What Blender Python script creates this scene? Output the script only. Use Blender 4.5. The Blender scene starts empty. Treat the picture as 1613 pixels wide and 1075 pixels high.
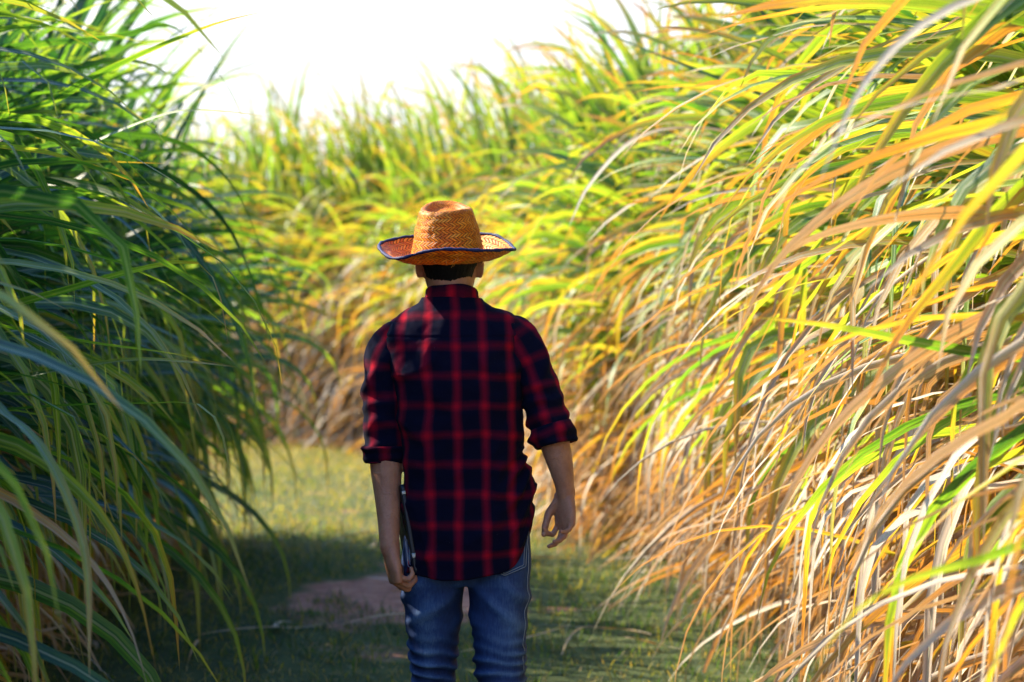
import bpy, bmesh, math, random
import numpy as np
from mathutils import Vector, Matrix, noise
from mathutils.bvhtree import BVHTree

# ------------------------------------------------------------------ camera, sky, sun, exposure
S = bpy.context.scene
COL = S.collection
H = 1.36                       # camera height
FPX = 2688.0                   # focal length in photo pixels (60 mm)
PY = 4.48                      # distance of the walking person
cam_d = bpy.data.cameras.new('camera')
cam = bpy.data.objects.new('camera', cam_d)
COL.objects.link(cam)
cam_d.lens = 60.0
cam_d.sensor_width = 36.0
cam_d.clip_end = 2000
cam_d.clip_start = 0.05
cam.location = (0, 0, H)
cam.rotation_euler = (math.radians(90), 0, 0)
cam_d.dof.use_dof = True
cam_d.dof.focus_distance = PY - 0.1
cam_d.dof.aperture_fstop = 2.8
S.camera = cam

SUN_AZ, SUN_EL = math.radians(-63), math.radians(42.5)     # azimuth from +Y, negative = towards -X
w = bpy.data.worlds.new('World')
S.world = w
w.use_nodes = True
nt = w.node_tree
bg = nt.nodes['Background']
sky = nt.nodes.new('ShaderNodeTexSky')
sky.sky_type = 'NISHITA'
sky.sun_disc = False
sky.sun_elevation = SUN_EL
sky.sun_rotation = SUN_AZ
sky.air_density = 1.2
sky.dust_density = 2.5
sky.ozone_density = 3.0
tint = nt.nodes.new('ShaderNodeMix'); tint.data_type = 'RGBA'; tint.blend_type = 'MULTIPLY'
tint.inputs[0].default_value = 1.0
tint.inputs[7].default_value = (0.50, 0.92, 1.42, 1)
nt.links.new(sky.outputs[0], tint.inputs[6])
# milky haze low over the fields
tcw = nt.nodes.new('ShaderNodeTexCoord'); spw = nt.nodes.new('ShaderNodeSeparateXYZ'); mrw = nt.nodes.new('ShaderNodeMapRange')
mrw.interpolation_type = 'SMOOTHSTEP'
mrw.inputs[1].default_value = 0.28; mrw.inputs[2].default_value = 0.205
hz = nt.nodes.new('ShaderNodeMix'); hz.data_type = 'RGBA'
hz.inputs[7].default_value = (4.0, 4.1, 4.3, 1)
nt.links.new(tcw.outputs['Generated'], spw.inputs[0]); nt.links.new(spw.outputs[2], mrw.inputs[0])
nt.links.new(mrw.outputs[0], hz.inputs[0]); nt.links.new(tint.outputs[2], hz.inputs[6])
nt.links.new(hz.outputs[2], bg.inputs[0])
bg.inputs[1].default_value = 0.10
sd = bpy.data.lights.new('sun', 'SUN')
sd.energy = 5.0
sd.angle = math.radians(0.5)
sd.color = (1.0, 0.88, 0.68)
sun = bpy.data.objects.new('sun', sd)
COL.objects.link(sun)
sdir = Vector((math.sin(SUN_AZ) * math.cos(SUN_EL), math.cos(SUN_AZ) * math.cos(SUN_EL), math.sin(SUN_EL)))
sun.rotation_euler = sdir.to_track_quat('Z', 'Y').to_euler()
S.view_settings.view_transform = 'Standard'
S.view_settings.look = 'None'
S.view_settings.exposure = 1.80
S.view_settings.gamma = 1.0
S.render.engine = 'CYCLES'
S.cycles.max_bounces = 6
S.cycles.diffuse_bounces = 3
S.cycles.transmission_bounces = 6


def at(px, py, Y):
    """point at depth Y seen at photo pixel (px, py)"""
    return Vector(((px - 806.5) / FPX * Y, Y, H - (py - 537.5) / FPX * Y))


# ------------------------------------------------------------------ helpers
def tag(o, label=None, cat=None, group=None, kind=None):
    if label: o['label'] = label
    if cat: o['category'] = cat
    if group: o['group'] = group
    if kind: o['kind'] = kind
    return o


def empty(name, loc=(0, 0, 0), rz=0.0):
    o = bpy.data.objects.new(name, None)
    COL.objects.link(o)
    o.empty_display_size = 0.1
    o.location = loc
    o.rotation_euler = (0, 0, rz)
    return o


def mesh_obj(name, V, F, mat, parent=None, attrs=None, smooth=True, scalar=None):
    """V (n,3), F (m,4) or (m,3) or list of lists"""
    me = bpy.data.meshes.new(name)
    V = np.asarray(V, dtype=np.float32)
    if isinstance(F, np.ndarray):
        k = F.shape[1]
        me.vertices.add(len(V))
        me.vertices.foreach_set('co', V.ravel())
        me.loops.add(F.size)
        me.loops.foreach_set('vertex_index', F.ravel().astype(np.int32))
        me.polygons.add(len(F))
        me.polygons.foreach_set('loop_start', np.arange(0, F.size, k, dtype=np.int32))
        me.update(calc_edges=True)
        me.validate()
    else:
        me.from_pydata(V.tolist(), [], F)
        me.update()
    if smooth:
        me.polygons.foreach_set('use_smooth', np.ones(len(me.polygons), dtype=bool))
    if attrs:
        for k, a in attrs.items():
            at_ = me.attributes.new(k, 'FLOAT_COLOR', 'POINT')
            at_.data.foreach_set('color', np.asarray(a, dtype=np.float32).ravel())
    me.materials.append(mat)
    o = bpy.data.objects.new(name, me)
    COL.objects.link(o)
    if parent: o.parent = parent
    return o


def catmull(P, n):
    """resample control rows P (k,d) at n points, centripetal-ish uniform Catmull-Rom"""
    P = np.asarray(P, float)
    k = len(P)
    E = np.vstack([2 * P[0] - P[1], P, 2 * P[-1] - P[-2]])
    t = np.linspace(0, k - 1, n)
    i = np.minimum(t.astype(int), k - 2)
    f = (t - i)[:, None]
    a, b, c, d = E[i], E[i + 1], E[i + 2], E[i + 3]
    return 0.5 * ((2 * b) + (-a + c) * f + (2 * a - 5 * b + 4 * c - d) * f ** 2 + (-a + 3 * b - 3 * c + d) * f ** 3)


def ring_faces(n, m, close=True):
    i = np.arange(n - 1)[:, None]
    j = np.arange(m if close else m - 1)[None, :]
    j2 = (j + 1) % m
    return np.stack([i * m + j, i * m + j2, (i + 1) * m + j2, (i + 1) * m + j], -1).reshape(-1, 4)


def loft(C, A, B, X, Yv, m=32, ex=2.0):
    """rings at centres C (n,3) in plane X,Yv (n,3), radii A,B; superellipse exponent. angle 0 = -Yv (back), grows to +X"""
    C, A, B, X, Yv = [np.asarray(q, float) for q in (C, A, B, X, Yv)]
    th = np.linspace(-math.pi, math.pi, m, endpoint=False)
    s, c = np.sin(th), -np.cos(th)
    s_ = np.sign(s) * np.abs(s) ** (2.0 / ex)
    c_ = np.sign(c) * np.abs(c) ** (2.0 / ex)
    return C[:, None, :] + (A[:, None] * s_[None])[:, :, None] * X[:, None, :] + (B[:, None] * c_[None])[:, :, None] * Yv[:, None, :], th


def tube(path, m=20, n=24, ref=(0, 1, 0), ex=2.0):
    """path rows x,y,z,ra,rb -> ring array (n,m,3)"""
    P = catmull(path, n)
    C = P[:, :3]
    T = np.gradient(C, axis=0)
    T /= np.linalg.norm(T, axis=1)[:, None]
    r = np.array(ref, float)
    X = np.cross(T, r[None])
    X /= np.linalg.norm(X, axis=1)[:, None]
    X = -X if X[:, 0].mean() < 0 else X
    Yv = np.cross(T, X)
    Yv /= np.linalg.norm(Yv, axis=1)[:, None]
    if (Yv @ r).mean() < 0: Yv = -Yv
    R, th = loft(C, P[:, 3], P[:, 4], X, Yv, m, ex)
    return R, C, T


def closed(R):
    """ring array -> closed V,F list with rounded fan caps"""
    n, m, _ = R.shape
    V = np.vstack([R.reshape(-1, 3), R[0].mean(0)[None], R[-1].mean(0)[None]])
    F = ring_faces(n, m).tolist()
    a, b = n * m, n * m + 1
    for j in range(m):
        F.append([a, (j + 1) % m, j])
        F.append([b, (n - 1) * m + j, (n - 1) * m + (j + 1) % m])
    return V, F


def capped_tube(path, m=14, n=16, ref=(0, 1, 0), ex=2.0):
    """tube whose two ends are rounded"""
    R, C, T = tube(path, m, n, ref, ex)
    def dome(ring, c, t):
        r = np.linalg.norm(ring - c, axis=1).mean()
        out = []
        for k in (0.5, 0.8, 0.95):
            f = math.sqrt(1 - k * k)
            out.append(c + (ring - c) * f + t * r * k)
        return out
    top = dome(R[0], C[0], -T[0])[::-1]
    bot = dome(R[-1], C[-1], T[-1])
    return closed(np.concatenate([np.array(top), R, np.array(bot)], 0))


class Soup:
    def __init__(s): s.V, s.F, s.n = [], [], 0
    def add(s, VF):
        V, F = VF
        s.V.append(np.asarray(V)); s.F += [[i + s.n for i in f] for f in F]; s.n += len(V)
    def remesh(s, voxel, smooth_it, name):
        me = bpy.data.meshes.new(name + '_raw')
        me.from_pydata(np.vstack(s.V).tolist(), [], s.F)
        bm = bmesh.new(); bm.from_mesh(me)
        bmesh.ops.recalc_face_normals(bm, faces=bm.faces)
        bm.to_mesh(me); bm.free()
        o = bpy.data.objects.new(name + '_raw', me)
        COL.objects.link(o)
        m = o.modifiers.new('r', 'REMESH'); m.mode = 'VOXEL'; m.voxel_size = voxel
        m2 = o.modifiers.new('s', 'SMOOTH'); m2.factor = 0.5; m2.iterations = smooth_it
        dg = bpy.context.evaluated_depsgraph_get()
        out = bpy.data.meshes.new_from_object(o.evaluated_get(dg))
        bpy.data.objects.remove(o)
        bpy.data.meshes.remove(me)
        out.name = name
        return out


def fbm(p, oct=3):
    return noise.fractal(p, 1.0, 2.0, oct)


def get_vn(me):
    n = len(me.vertices)
    V = np.empty(n * 3, np.float32); N = np.empty(n * 3, np.float32)
    me.vertices.foreach_get('co', V); me.vertex_normals.foreach_get('vector', N)
    return V.reshape(-1, 3), N.reshape(-1, 3)


def set_v(me, V):
    me.vertices.foreach_set('co', np.asarray(V, np.float32).ravel()); me.update()


def sst(x, a, b):
    t = np.clip((np.asarray(x, float) - a) / (b - a), 0, 1)
    return t * t * (3 - 2 * t)


# ------------------------------------------------------------------ materials
def new_mat(name):
    m = bpy.data.materials.new(name)
    m.use_nodes = True
    t = m.node_tree
    for n in list(t.nodes): t.nodes.remove(n)
    out = t.nodes.new('ShaderNodeOutputMaterial')
    return m, t, out


class G:
    """small node-graph writer"""
    def __init__(s, t): s.t = t
    def n(s, typ, **kw):
        nd = s.t.nodes.new(typ)
        for k, v in kw.items(): setattr(nd, k, v)
        return nd
    def put(s, sock, v):
        if isinstance(v, bpy.types.NodeSocket): s.t.links.new(v, sock)
        elif v is not None:
            if hasattr(sock.default_value, '__len__') and not hasattr(v, '__len__'): sock.default_value = [v] * len(sock.default_value)
            elif hasattr(sock.default_value, '__len__') and len(sock.default_value) == 4 and len(v) == 3: sock.default_value = (*v, 1)
            else: sock.default_value = v
    def m(s, op, a, b=0.5, c=None, clamp=False):
        nd = s.n('ShaderNodeMath', operation=op, use_clamp=clamp)
        s.put(nd.inputs[0], a); s.put(nd.inputs[1], b)
        if c is not None: s.put(nd.inputs[2], c)
        return nd.outputs[0]
    def mix(s, f, a, b, mode='MIX'):
        nd = s.n('ShaderNodeMix', data_type='RGBA', blend_type=mode)
        s.put(nd.inputs[0], f); s.put(nd.inputs[6], a); s.put(nd.inputs[7], b)
        return nd.outputs[2]
    def ss(s, x, a, b, o0=0.0, o1=1.0):
        nd = s.n('ShaderNodeMapRange', interpolation_type='SMOOTHSTEP')
        s.put(nd.inputs[0], x); s.put(nd.inputs[1], a); s.put(nd.inputs[2], b); s.put(nd.inputs[3], o0); s.put(nd.inputs[4], o1)
        return nd.outputs[0]
    def noise(s, vec, scale, detail=3, rough=0.5):
        nd = s.n('ShaderNodeTexNoise')
        if vec is not None: s.put(nd.inputs['Vector'], vec)
        nd.inputs['Scale'].default_value = scale; nd.inputs['Detail'].default_value = detail; nd.inputs['Roughness'].default_value = rough
        return nd.outputs['Fac']
    def comb(s, x, y, z):
        nd = s.n('ShaderNodeCombineXYZ')
        s.put(nd.inputs[0], x); s.put(nd.inputs[1], y); s.put(nd.inputs[2], z)
        return nd.outputs[0]
    def ramp(s, f, stops):
        nd = s.n('ShaderNodeValToRGB')
        cr = nd.color_ramp
        while len(cr.elements) < len(stops): cr.elements.new(0.5)
        for e, (p, c) in zip(cr.elements, stops):
            e.position = p; e.color = (*c, 1)
        s.put(nd.inputs[0], f)
        return nd.outputs[0]
    def attr(s, name):
        nd = s.n('ShaderNodeAttribute', attribute_name=name)
        sp = s.n('ShaderNodeSeparateColor')
        s.t.links.new(nd.outputs['Color'], sp.inputs[0])
        return sp.outputs[0], sp.outputs[1], sp.outputs[2], nd.outputs['Alpha']
    def bump(s, h, strength, dist=0.01):
        nd = s.n('ShaderNodeBump')
        nd.inputs['Strength'].default_value = strength; nd.inputs['Distance'].default_value = dist
        s.put(nd.inputs['Height'], h)
        return nd.outputs[0]
    def pbr(s, col, rough=0.6, spec=0.4, normal=None, **kw):
        nd = s.n('ShaderNodeBsdfPrincipled')
        s.put(nd.inputs['Base Color'], col); s.put(nd.inputs['Roughness'], rough); s.put(nd.inputs['Specular IOR Level'], spec)
        if normal is not None: s.put(nd.inputs['Normal'], normal)
        for k, v in kw.items(): s.put(nd.inputs[k], v)
        return nd.outputs[0]
    def obj(s):
        return s.n('ShaderNodeTexCoord').outputs['Object']


def leaf_material():
    m, t, out = new_mat('cane_leaf')
    g = G(t)
    u, v, dry, rnd = g.attr('leaf')
    oi = g.n('ShaderNodeObjectInfo').outputs['Random']
    vec = g.comb(g.m('MULTIPLY', u, 2.0), g.m('MULTIPLY', v, 5.0), g.m('MULTIPLY', rnd, 91.0))
    nz = g.noise(vec, 1.6, 3)
    tip = g.ss(v, 0.55, 1.0)
    edge = g.ss(g.m('ABSOLUTE', g.m('SUBTRACT', u, 0.5)), 0.3, 0.5)
    d = g.m('ADD', dry, g.m('MULTIPLY', g.m('POWER', tip, 1.6), 0.40))
    d = g.m('ADD', d, g.m('MULTIPLY', g.m('SUBTRACT', nz, 0.5), 0.60))
    d = g.m('ADD', d, g.m('MULTIPLY', edge, 0.06))
    d = g.m('ADD', d, g.m('MULTIPLY', g.m('SUBTRACT', oi, 0.5), 0.10), clamp=True)
    dif = g.ramp(d, [(0.0, (0.007, 0.045, 0.038)), (0.20, (0.026, 0.105, 0.036)), (0.40, (0.21, 0.32, 0.045)), (0.54, (0.44, 0.42, 0.09)),  # greenest stop is pushed to teal, painting the hue of shade into the blade
                     (0.68, (0.50, 0.32, 0.11)), (0.82, (0.56, 0.44, 0.31)), (1.0, (0.60, 0.51, 0.40))])
    trn = g.ramp(d, [(0.0, (0.022, 0.10, 0.014)), (0.20, (0.16, 0.36, 0.014)), (0.40, (0.46, 0.58, 0.025)), (0.54, (0.68, 0.50, 0.025)),
                     (0.68, (0.66, 0.26, 0.02)), (0.84, (0.62, 0.25, 0.04)), (1.0, (0.58, 0.30, 0.10))])
    # dark brown wear blotches on the dry blades
    bl = g.ss(g.noise(g.comb(g.m('MULTIPLY', u, 1.2), g.m('MULTIPLY', v, 16.0), g.m('MULTIPLY', rnd, 37.0)), 1.0, 4), 0.62, 0.74)
    bl = g.m('MULTIPLY', bl, g.ss(d, 0.45, 0.7, 0.05, 0.65))
    dif = g.mix(bl, dif, (0.13, 0.055, 0.025)); trn = g.mix(bl, trn, (0.20, 0.06, 0.015))
    # parallel veins and pale midrib
    st = g.noise(g.comb(g.m('MULTIPLY', u, 26.0), g.m('MULTIPLY', v, 0.8), g.m('MULTIPLY', rnd, 53.0)), 1.0, 2)
    stv = g.ss(st, 0.32, 0.68, 0.62, 1.14)
    dif = g.mix(1.0, dif, g.comb(stv, stv, stv), 'MULTIPLY')
    trn = g.mix(1.0, trn, g.comb(stv, stv, stv), 'MULTIPLY')
    rib = g.ss(g.m('ABSOLUTE', g.m('SUBTRACT', u, 0.5)), 0.09, 0.04)
    dif = g.mix(g.m('MULTIPLY', rib, 0.55), dif, (0.40, 0.42, 0.20))
    nrm = g.bump(st, 0.35, 0.004)
    p = g.pbr(dif, g.m('ADD', 0.38, g.m('MULTIPLY', d, 0.20)), g.m('SUBTRACT', 0.65, g.m('MULTIPLY', d, 0.25)), nrm)
    tr = g.n('ShaderNodeBsdfTranslucent')
    g.put(tr.inputs[0], trn); g.put(tr.inputs[1], nrm)
    mx = g.n('ShaderNodeMixShader')
    g.put(mx.inputs[0], g.m('SUBTRACT', g.m('SUBTRACT', 0.50, g.ss(d, 0.6, 0.95, 0.0, 0.16)), g.m('MULTIPLY', rib, 0.2)))
    t.links.new(p, mx.inputs[1]); t.links.new(tr.outputs[0], mx.inputs[2])
    t.links.new(mx.outputs[0], out.inputs[0])
    return m


def grass_material():
    m, t, out = new_mat('grass_blade')
    g = G(t)
    u, v, dry, rnd = g.attr('leaf')
    dif = g.ramp(dry, [(0.0, (0.009, 0.030, 0.016)), (0.4, (0.036, 0.062, 0.020)), (0.7, (0.25, 0.21, 0.035)), (1.0, (0.40, 0.30, 0.12))])  # low stops darkened to suggest shade, upper stops yellowed to suggest sun
    trn = g.ramp(dry, [(0.0, (0.05, 0.15, 0.012)), (0.4, (0.22, 0.30, 0.02)), (0.7, (0.66, 0.46, 0.02)), (1.0, (0.56, 0.36, 0.08))])
    p = g.pbr(dif, 0.55, 0.3)
    tr = g.n('ShaderNodeBsdfTranslucent'); g.put(tr.inputs[0], trn)
    mx = g.n('ShaderNodeMixShader'); mx.inputs[0].default_value = 0.45
    t.links.new(p, mx.inputs[1]); t.links.new(tr.outputs[0], mx.inputs[2]); t.links.new(mx.outputs[0], out.inputs[0])
    return m


def stalk_material():
    m, t, out = new_mat('cane_stalk')
    g = G(t)
    u, v, dry, rnd = g.attr('leaf')
    ob = g.obj()
    nz = g.noise(ob, 9.0, 4)
    c = g.ramp(g.m('ADD', g.m('MULTIPLY', dry, 0.7), g.m('MULTIPLY', nz, 0.35)), [(0.0, (0.16, 0.20, 0.05)), (0.45, (0.24, 0.17, 0.07)), (0.75, (0.22, 0.10, 0.075)), (1.0, (0.36, 0.24, 0.14))])
    fr = g.m('FRACT', g.m('DIVIDE', v, 0.13))
    node = g.ss(g.m('ABSOLUTE', g.m('SUBTRACT', fr, 0.5)), 0.40, 0.47)
    c = g.mix(g.m('MULTIPLY', node, 0.7), c, (0.42, 0.33, 0.20))
    p = g.pbr(c, 0.5, 0.4, g.bump(nz, 0.2))
    t.links.new(p, out.inputs[0])
    return m


def ground_material():
    m, t, out = new_mat('field_soil')
    g = G(t)
    ob = g.obj()
    n1 = g.noise(ob, 0.9, 5, 0.6); n2 = g.noise(ob, 7.0, 5, 0.65); n3 = g.noise(ob, 60.0, 3, 0.6)
    soil = g.ramp(n2, [(0.25, (0.15, 0.062, 0.045)), (0.5, (0.30, 0.135, 0.095)), (0.75, (0.42, 0.22, 0.165))])
    turf = g.ramp(n2, [(0.3, (0.025, 0.040, 0.014)), (0.6, (0.06, 0.075, 0.024)), (0.8, (0.15, 0.13, 0.055))])
    sp = g.n('ShaderNodeSeparateXYZ'); g.put(sp.inputs[0], ob)
    # worn soil patch in the path
    dx = g.m('DIVIDE', g.m('SUBTRACT', sp.outputs[0], -0.55), 0.62); dy = g.m('DIVIDE', g.m('SUBTRACT', sp.outputs[1], 9.0), 0.95)
    r = g.m('ADD', g.m('MULTIPLY', dx, dx), g.m('MULTIPLY', dy, dy))
    r = g.m('ADD', r, g.m('MULTIPLY', g.m('SUBTRACT', g.noise(ob, 2.3, 4), 0.5), 2.4))
    patch = g.ss(r, 1.25, 0.7)
    bare = g.m('MAXIMUM', patch, g.ss(n1, 0.62, 0.72))
    c = g.mix(bare, turf, soil)
    c = g.mix(g.ss(n3, 0.55, 0.75, 0.0, 0.35), c, (0.05, 0.035, 0.025))
    h = g.m('ADD', n2, g.m('MULTIPLY', n3, 0.4))
    t.links.new(g.pbr(c, 0.95, 0.15, g.bump(h, 0.8, 0.03)), out.inputs[0])
    return m


def plaid_material():
    m, t, out = new_mat('plaid_flannel')
    g = G(t)
    u, v, a, b = g.attr('fab')
    nzc = g.n('ShaderNodeTexCoord').outputs['Object']
    def band(x, period, w, off=0.0):
        f = g.m('ABSOLUTE', g.m('SUBTRACT', g.m('FRACT', g.m('ADD', g.m('DIVIDE', g.m('SUBTRACT', x, off), period), 40.5)), 0.5))
        return g.m('MULTIPLY', f, period), f
    wob = g.m('MULTIPLY', g.m('SUBTRACT', g.noise(nzc, 6.0, 2), 0.5), 0.022)
    wob2 = g.m('MULTIPLY', g.m('SUBTRACT', g.noise(nzc, 9.0, 2), 0.5), 0.018)
    u = g.m('ADD', u, wob); v = g.m('ADD', v, wob2)
    dv, _ = band(u, 0.073, 0)
    dh, _ = band(v, 0.077, 0, 0.0125)
    mv = g.m('MULTIPLY', g.ss(dv, 0.0175, 0.0065), 0.50)
    mv = g.m('ADD', mv, g.m('MULTIPLY', g.ss(dv, 0.0085, 0.0020), 0.45))
    mh = g.m('MULTIPLY', g.ss(dh, 0.0165, 0.006), 0.50)
    mh = g.m('ADD', mh, g.m('MULTIPLY', g.ss(dh, 0.0060, 0.0020), 0.35))
    base = (0.0019, 0.0021, 0.0075)
    c = g.mix(mv, base, (0.128, 0.0027, 0.0110))
    c2 = g.mix(mh, base, (0.074, 0.0017, 0.0070))
    c = g.mix(1.0, c, c2, 'ADD')
    both = g.m('MULTIPLY', mv, mh)
    c = g.mix(both, c, (0.36, 0.006, 0.018))
    tw = g.n('ShaderNodeTexWave', wave_type='BANDS', bands_direction='DIAGONAL')
    g.put(tw.inputs['Vector'], g.comb(u, v, 0.0)); tw.inputs['Scale'].default_value = 150.0; tw.inputs['Distortion'].default_value = 1.0
    fuzz = g.noise(nzc, 300.0, 2)
    k = g.m('ADD', 0.80, g.m('MULTIPLY', fuzz, 0.4))
    c = g.mix(1.0, c, g.comb(k, k, k), 'MULTIPLY')
    # lint specks
    lint = g.ss(g.noise(nzc, 420.0, 1), 0.80, 0.84)
    c = g.mix(g.m('MULTIPLY', lint, 0.35), c, (0.35, 0.33, 0.36))
    nr = g.bump(g.m('ADD', tw.outputs['Fac'], g.m('MULTIPLY', g.noise(nzc, 70.0, 3), 2.0)), 0.25, 0.002)
    t.links.new(g.pbr(c, 0.95, 0.04, nr, **{'Sheen Weight': 0.012, 'Sheen Roughness': 0.5}), out.inputs[0])
    return m


def denim_material():
    m, t, out = new_mat('blue_denim')
    g = G(t)
    ob = g.obj()
    u, v, fade, _ = g.attr('fab')
    n1 = g.noise(ob, 14.0, 4); n2 = g.noise(ob, 90.0, 4, 0.7)
    mp = g.n('ShaderNodeMapping'); g.put(mp.inputs[0], ob); mp.inputs[3].default_value = (1, 1, 0.12)
    slub = g.noise(mp.outputs[0], 260.0, 3, 0.7)
    f = g.m('ADD', g.m('MULTIPLY', fade, 0.75), g.m('MULTIPLY', g.m('SUBTRACT', n1, 0.45), 0.35))
    f = g.m('ADD', f, g.m('MULTIPLY', g.m('SUBTRACT', slub, 0.5), 0.55))
    f = g.m('ADD', f, g.m('MULTIPLY', g.m('SUBTRACT', n2, 0.5), 0.25), clamp=True)
    c = g.ramp(f, [(0.0, (0.006, 0.015, 0.060)), (0.35, (0.018, 0.044, 0.135)), (0.7, (0.07, 0.13, 0.25)), (1.0, (0.26, 0.34, 0.44))])
    nr = g.bump(g.m('ADD', slub, g.m('MULTIPLY', n1, 1.5)), 0.3, 0.003)
    t.links.new(g.pbr(c, 0.8, 0.25, nr), out.inputs[0])
    return m


def straw_material():
    m, t, out = new_mat('woven_straw')
    g = G(t)
    u, v, under, _ = g.attr('fab')
    row = 0.021
    vr = g.m('DIVIDE', v, row)
    zig = g.m('ABSOLUTE', g.m('SUBTRACT', g.m('FRACT', vr), 0.5))          # 0..0.5
    k = g.m('ADD', g.m('DIVIDE', u, 0.0115), g.m('MULTIPLY', zig, 2.8))
    cell = g.m('FLOOR', k)
    fr = g.m('ABSOLUTE', g.m('SUBTRACT', g.m('FRACT', k), 0.5))          # 0.5 at strand edge
    half = g.m('FLOOR', g.m('MULTIPLY', vr, 2.0))
    wn = g.n('ShaderNodeTexWhiteNoise', noise_dimensions='2D')
    g.put(wn.inputs['Vector'], g.comb(cell, half, 0.0))
    rv = wn.outputs['Value']
    col = g.ramp(rv, [(0.0, (0.62, 0.14, 0.006)), (0.5, (0.84, 0.24, 0.010)), (1.0, (0.92, 0.36, 0.035))])
    gap = g.m('MAXIMUM', g.ss(fr, 0.30, 0.48), g.ss(zig, 0.46, 0.5, 0.0, 0.4))
    gap = g.m('MAXIMUM', gap, g.ss(zig, 0.05, 0.0, 0.0, 0.3))
    col = g.mix(g.m('MULTIPLY', gap, 0.8), col, (0.16, 0.032, 0.005))
    ht = g.m('SUBTRACT', g.m('MULTIPLY', rv, 0.6), gap)
    nr = g.bump(ht, 1.0, 0.0035)
    p = g.pbr(col, 0.5, 0.22, nr)
    tr = g.n('ShaderNodeBsdfTranslucent'); g.put(tr.inputs[0], g.mix(0.5, col, (0.9, 0.28, 0.03)))
    mx = g.n('ShaderNodeMixShader'); mx.inputs[0].default_value = 0.16
    t.links.new(p, mx.inputs[1]); t.links.new(tr.outputs[0], mx.inputs[2]); t.links.new(mx.outputs[0], out.inputs[0])
    return m


def skin_material():
    m, t, out = new_mat('tan_skin')
    g = G(t)
    ob = g.obj()
    n1 = g.noise(ob, 26.0, 5, 0.65); n2 = g.noise(ob, 220.0, 3); n3 = g.noise(ob, 900.0, 2)
    c = g.ramp(n1, [(0.3, (0.29, 0.115, 0.066)), (0.55, (0.38, 0.165, 0.096)), (0.8, (0.46, 0.21, 0.125))])
    c = g.mix(g.ss(n2, 0.55, 0.75, 0.0, 0.35), c, (0.20, 0.075, 0.04))
    vn = g.n('ShaderNodeTexVoronoi', feature='DISTANCE_TO_EDGE'); vn.inputs['Scale'].default_value = 260.0; g.put(vn.inputs['Vector'], ob)
    vein = g.ss(g.m('ABSOLUTE', g.m('SUBTRACT', g.noise(ob, 16.0, 2), 0.5)), 0.05, 0.0)
    nr = g.bump(g.m('ADD', g.m('ADD', n2, g.m('MULTIPLY', n3, 0.5)), g.m('ADD', g.m('MULTIPLY', vein, 0.9), g.m('MULTIPLY', vn.outputs[0], 1.2))), 0.35, 0.0025)
    nd = g.n('ShaderNodeBsdfPrincipled')
    g.put(nd.inputs['Base Color'], c); nd.inputs['Roughness'].default_value = 0.48; nd.inputs['Specular IOR Level'].default_value = 0.4
    g.put(nd.inputs['Normal'], nr)
    nd.inputs['Subsurface Weight'].default_value = 0.35
    nd.inputs['Subsurface Radius'].default_value = (0.012, 0.004, 0.002)
    nd.inputs['Subsurface Scale'].default_value = 1.0
    t.links.new(nd.outputs[0], out.inputs[0])
    return m


def plain(name, col, rough=0.6, spec=0.4, nscale=40.0, var=0.25, bump=0.15, **kw):
    m, t, out = new_mat(name)
    g = G(t)
    nz = g.noise(g.obj(), nscale, 4)
    k = g.m('ADD', 1.0 - var / 2, g.m('MULTIPLY', nz, var))
    c = g.mix(1.0, col, g.comb(k, k, k), 'MULTIPLY')
    t.links.new(g.pbr(c, rough, spec, g.bump(nz, bump, 0.004), **kw), out.inputs[0])
    return m


M_LEAF = leaf_material(); M_GRASS = grass_material(); M_STALK = stalk_material(); M_GROUND = ground_material()
M_PLAID = plaid_material(); M_DENIM = denim_material(); M_STRAW = straw_material(); M_SKIN = skin_material()
M_TRIM = plain('navy_binding', (0.006, 0.010, 0.065), 0.7, 0.3, 300, 0.5)
M_HAIR = plain('black_hair', (0.0045, 0.0038, 0.0040), 0.6, 0.15, 400, 0.9, 0.6)
M_TABLET = plain('dark_tablet_case', (0.006, 0.008, 0.014), 0.45, 0.35, 30, 0.2, 0.02)
M_GLASS = plain('tablet_screen_glass', (0.005, 0.007, 0.010), 0.30, 0.25, 30, 0.2, 0.0)
M_METAL = plain('tablet_corner_metal', (0.25, 0.25, 0.24), 0.4, 0.5, 60, 0.2, 0.02, Metallic=0.8)
M_SHOE = plain('dark_leather', (0.03, 0.022, 0.018), 0.5, 0.4, 60, 0.4)
M_STITCH = plain('pale_stitching', (0.22, 0.25, 0.30), 0.8, 0.2, 200, 0.5)
M_EYE = plain('eye_white', (0.7, 0.68, 0.65), 0.2, 0.5)
M_NAIL = plain('finger_nail', (0.55, 0.33, 0.26), 0.35, 0.5, 60, 0.2, 0.02)

# ------------------------------------------------------------------ ground
def ground():
    xs = np.unique(np.concatenate([np.linspace(-90, -9, 9), np.linspace(-9, 9, 73), np.linspace(9, 90, 9)]))
    ys = np.unique(np.concatenate([np.linspace(-40, -1, 6), np.linspace(-1, 30, 125), np.linspace(30, 140, 9)]))
    X, Y = np.meshgrid(xs, ys)
    Z = np.zeros_like(X)
    for i in range(X.shape[0]):
        for j in range(X.shape[1]):
            if abs(X[i, j]) < 9 and -1 < Y[i, j] < 30:
                Z[i, j] = 0.035 * noise.noise((X[i, j] * 0.9, Y[i, j] * 0.5, 3.1)) + 0.012 * noise.noise((X[i, j] * 4, Y[i, j] * 4, 7.7))
    V = np.stack([X, Y, Z], -1).reshape(-1, 3)
    n, m = X.shape
    o = mesh_obj('ground', V, ring_faces(n, m, False), M_GROUND)
    tag(o, kind='structure')
ground()


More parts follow.
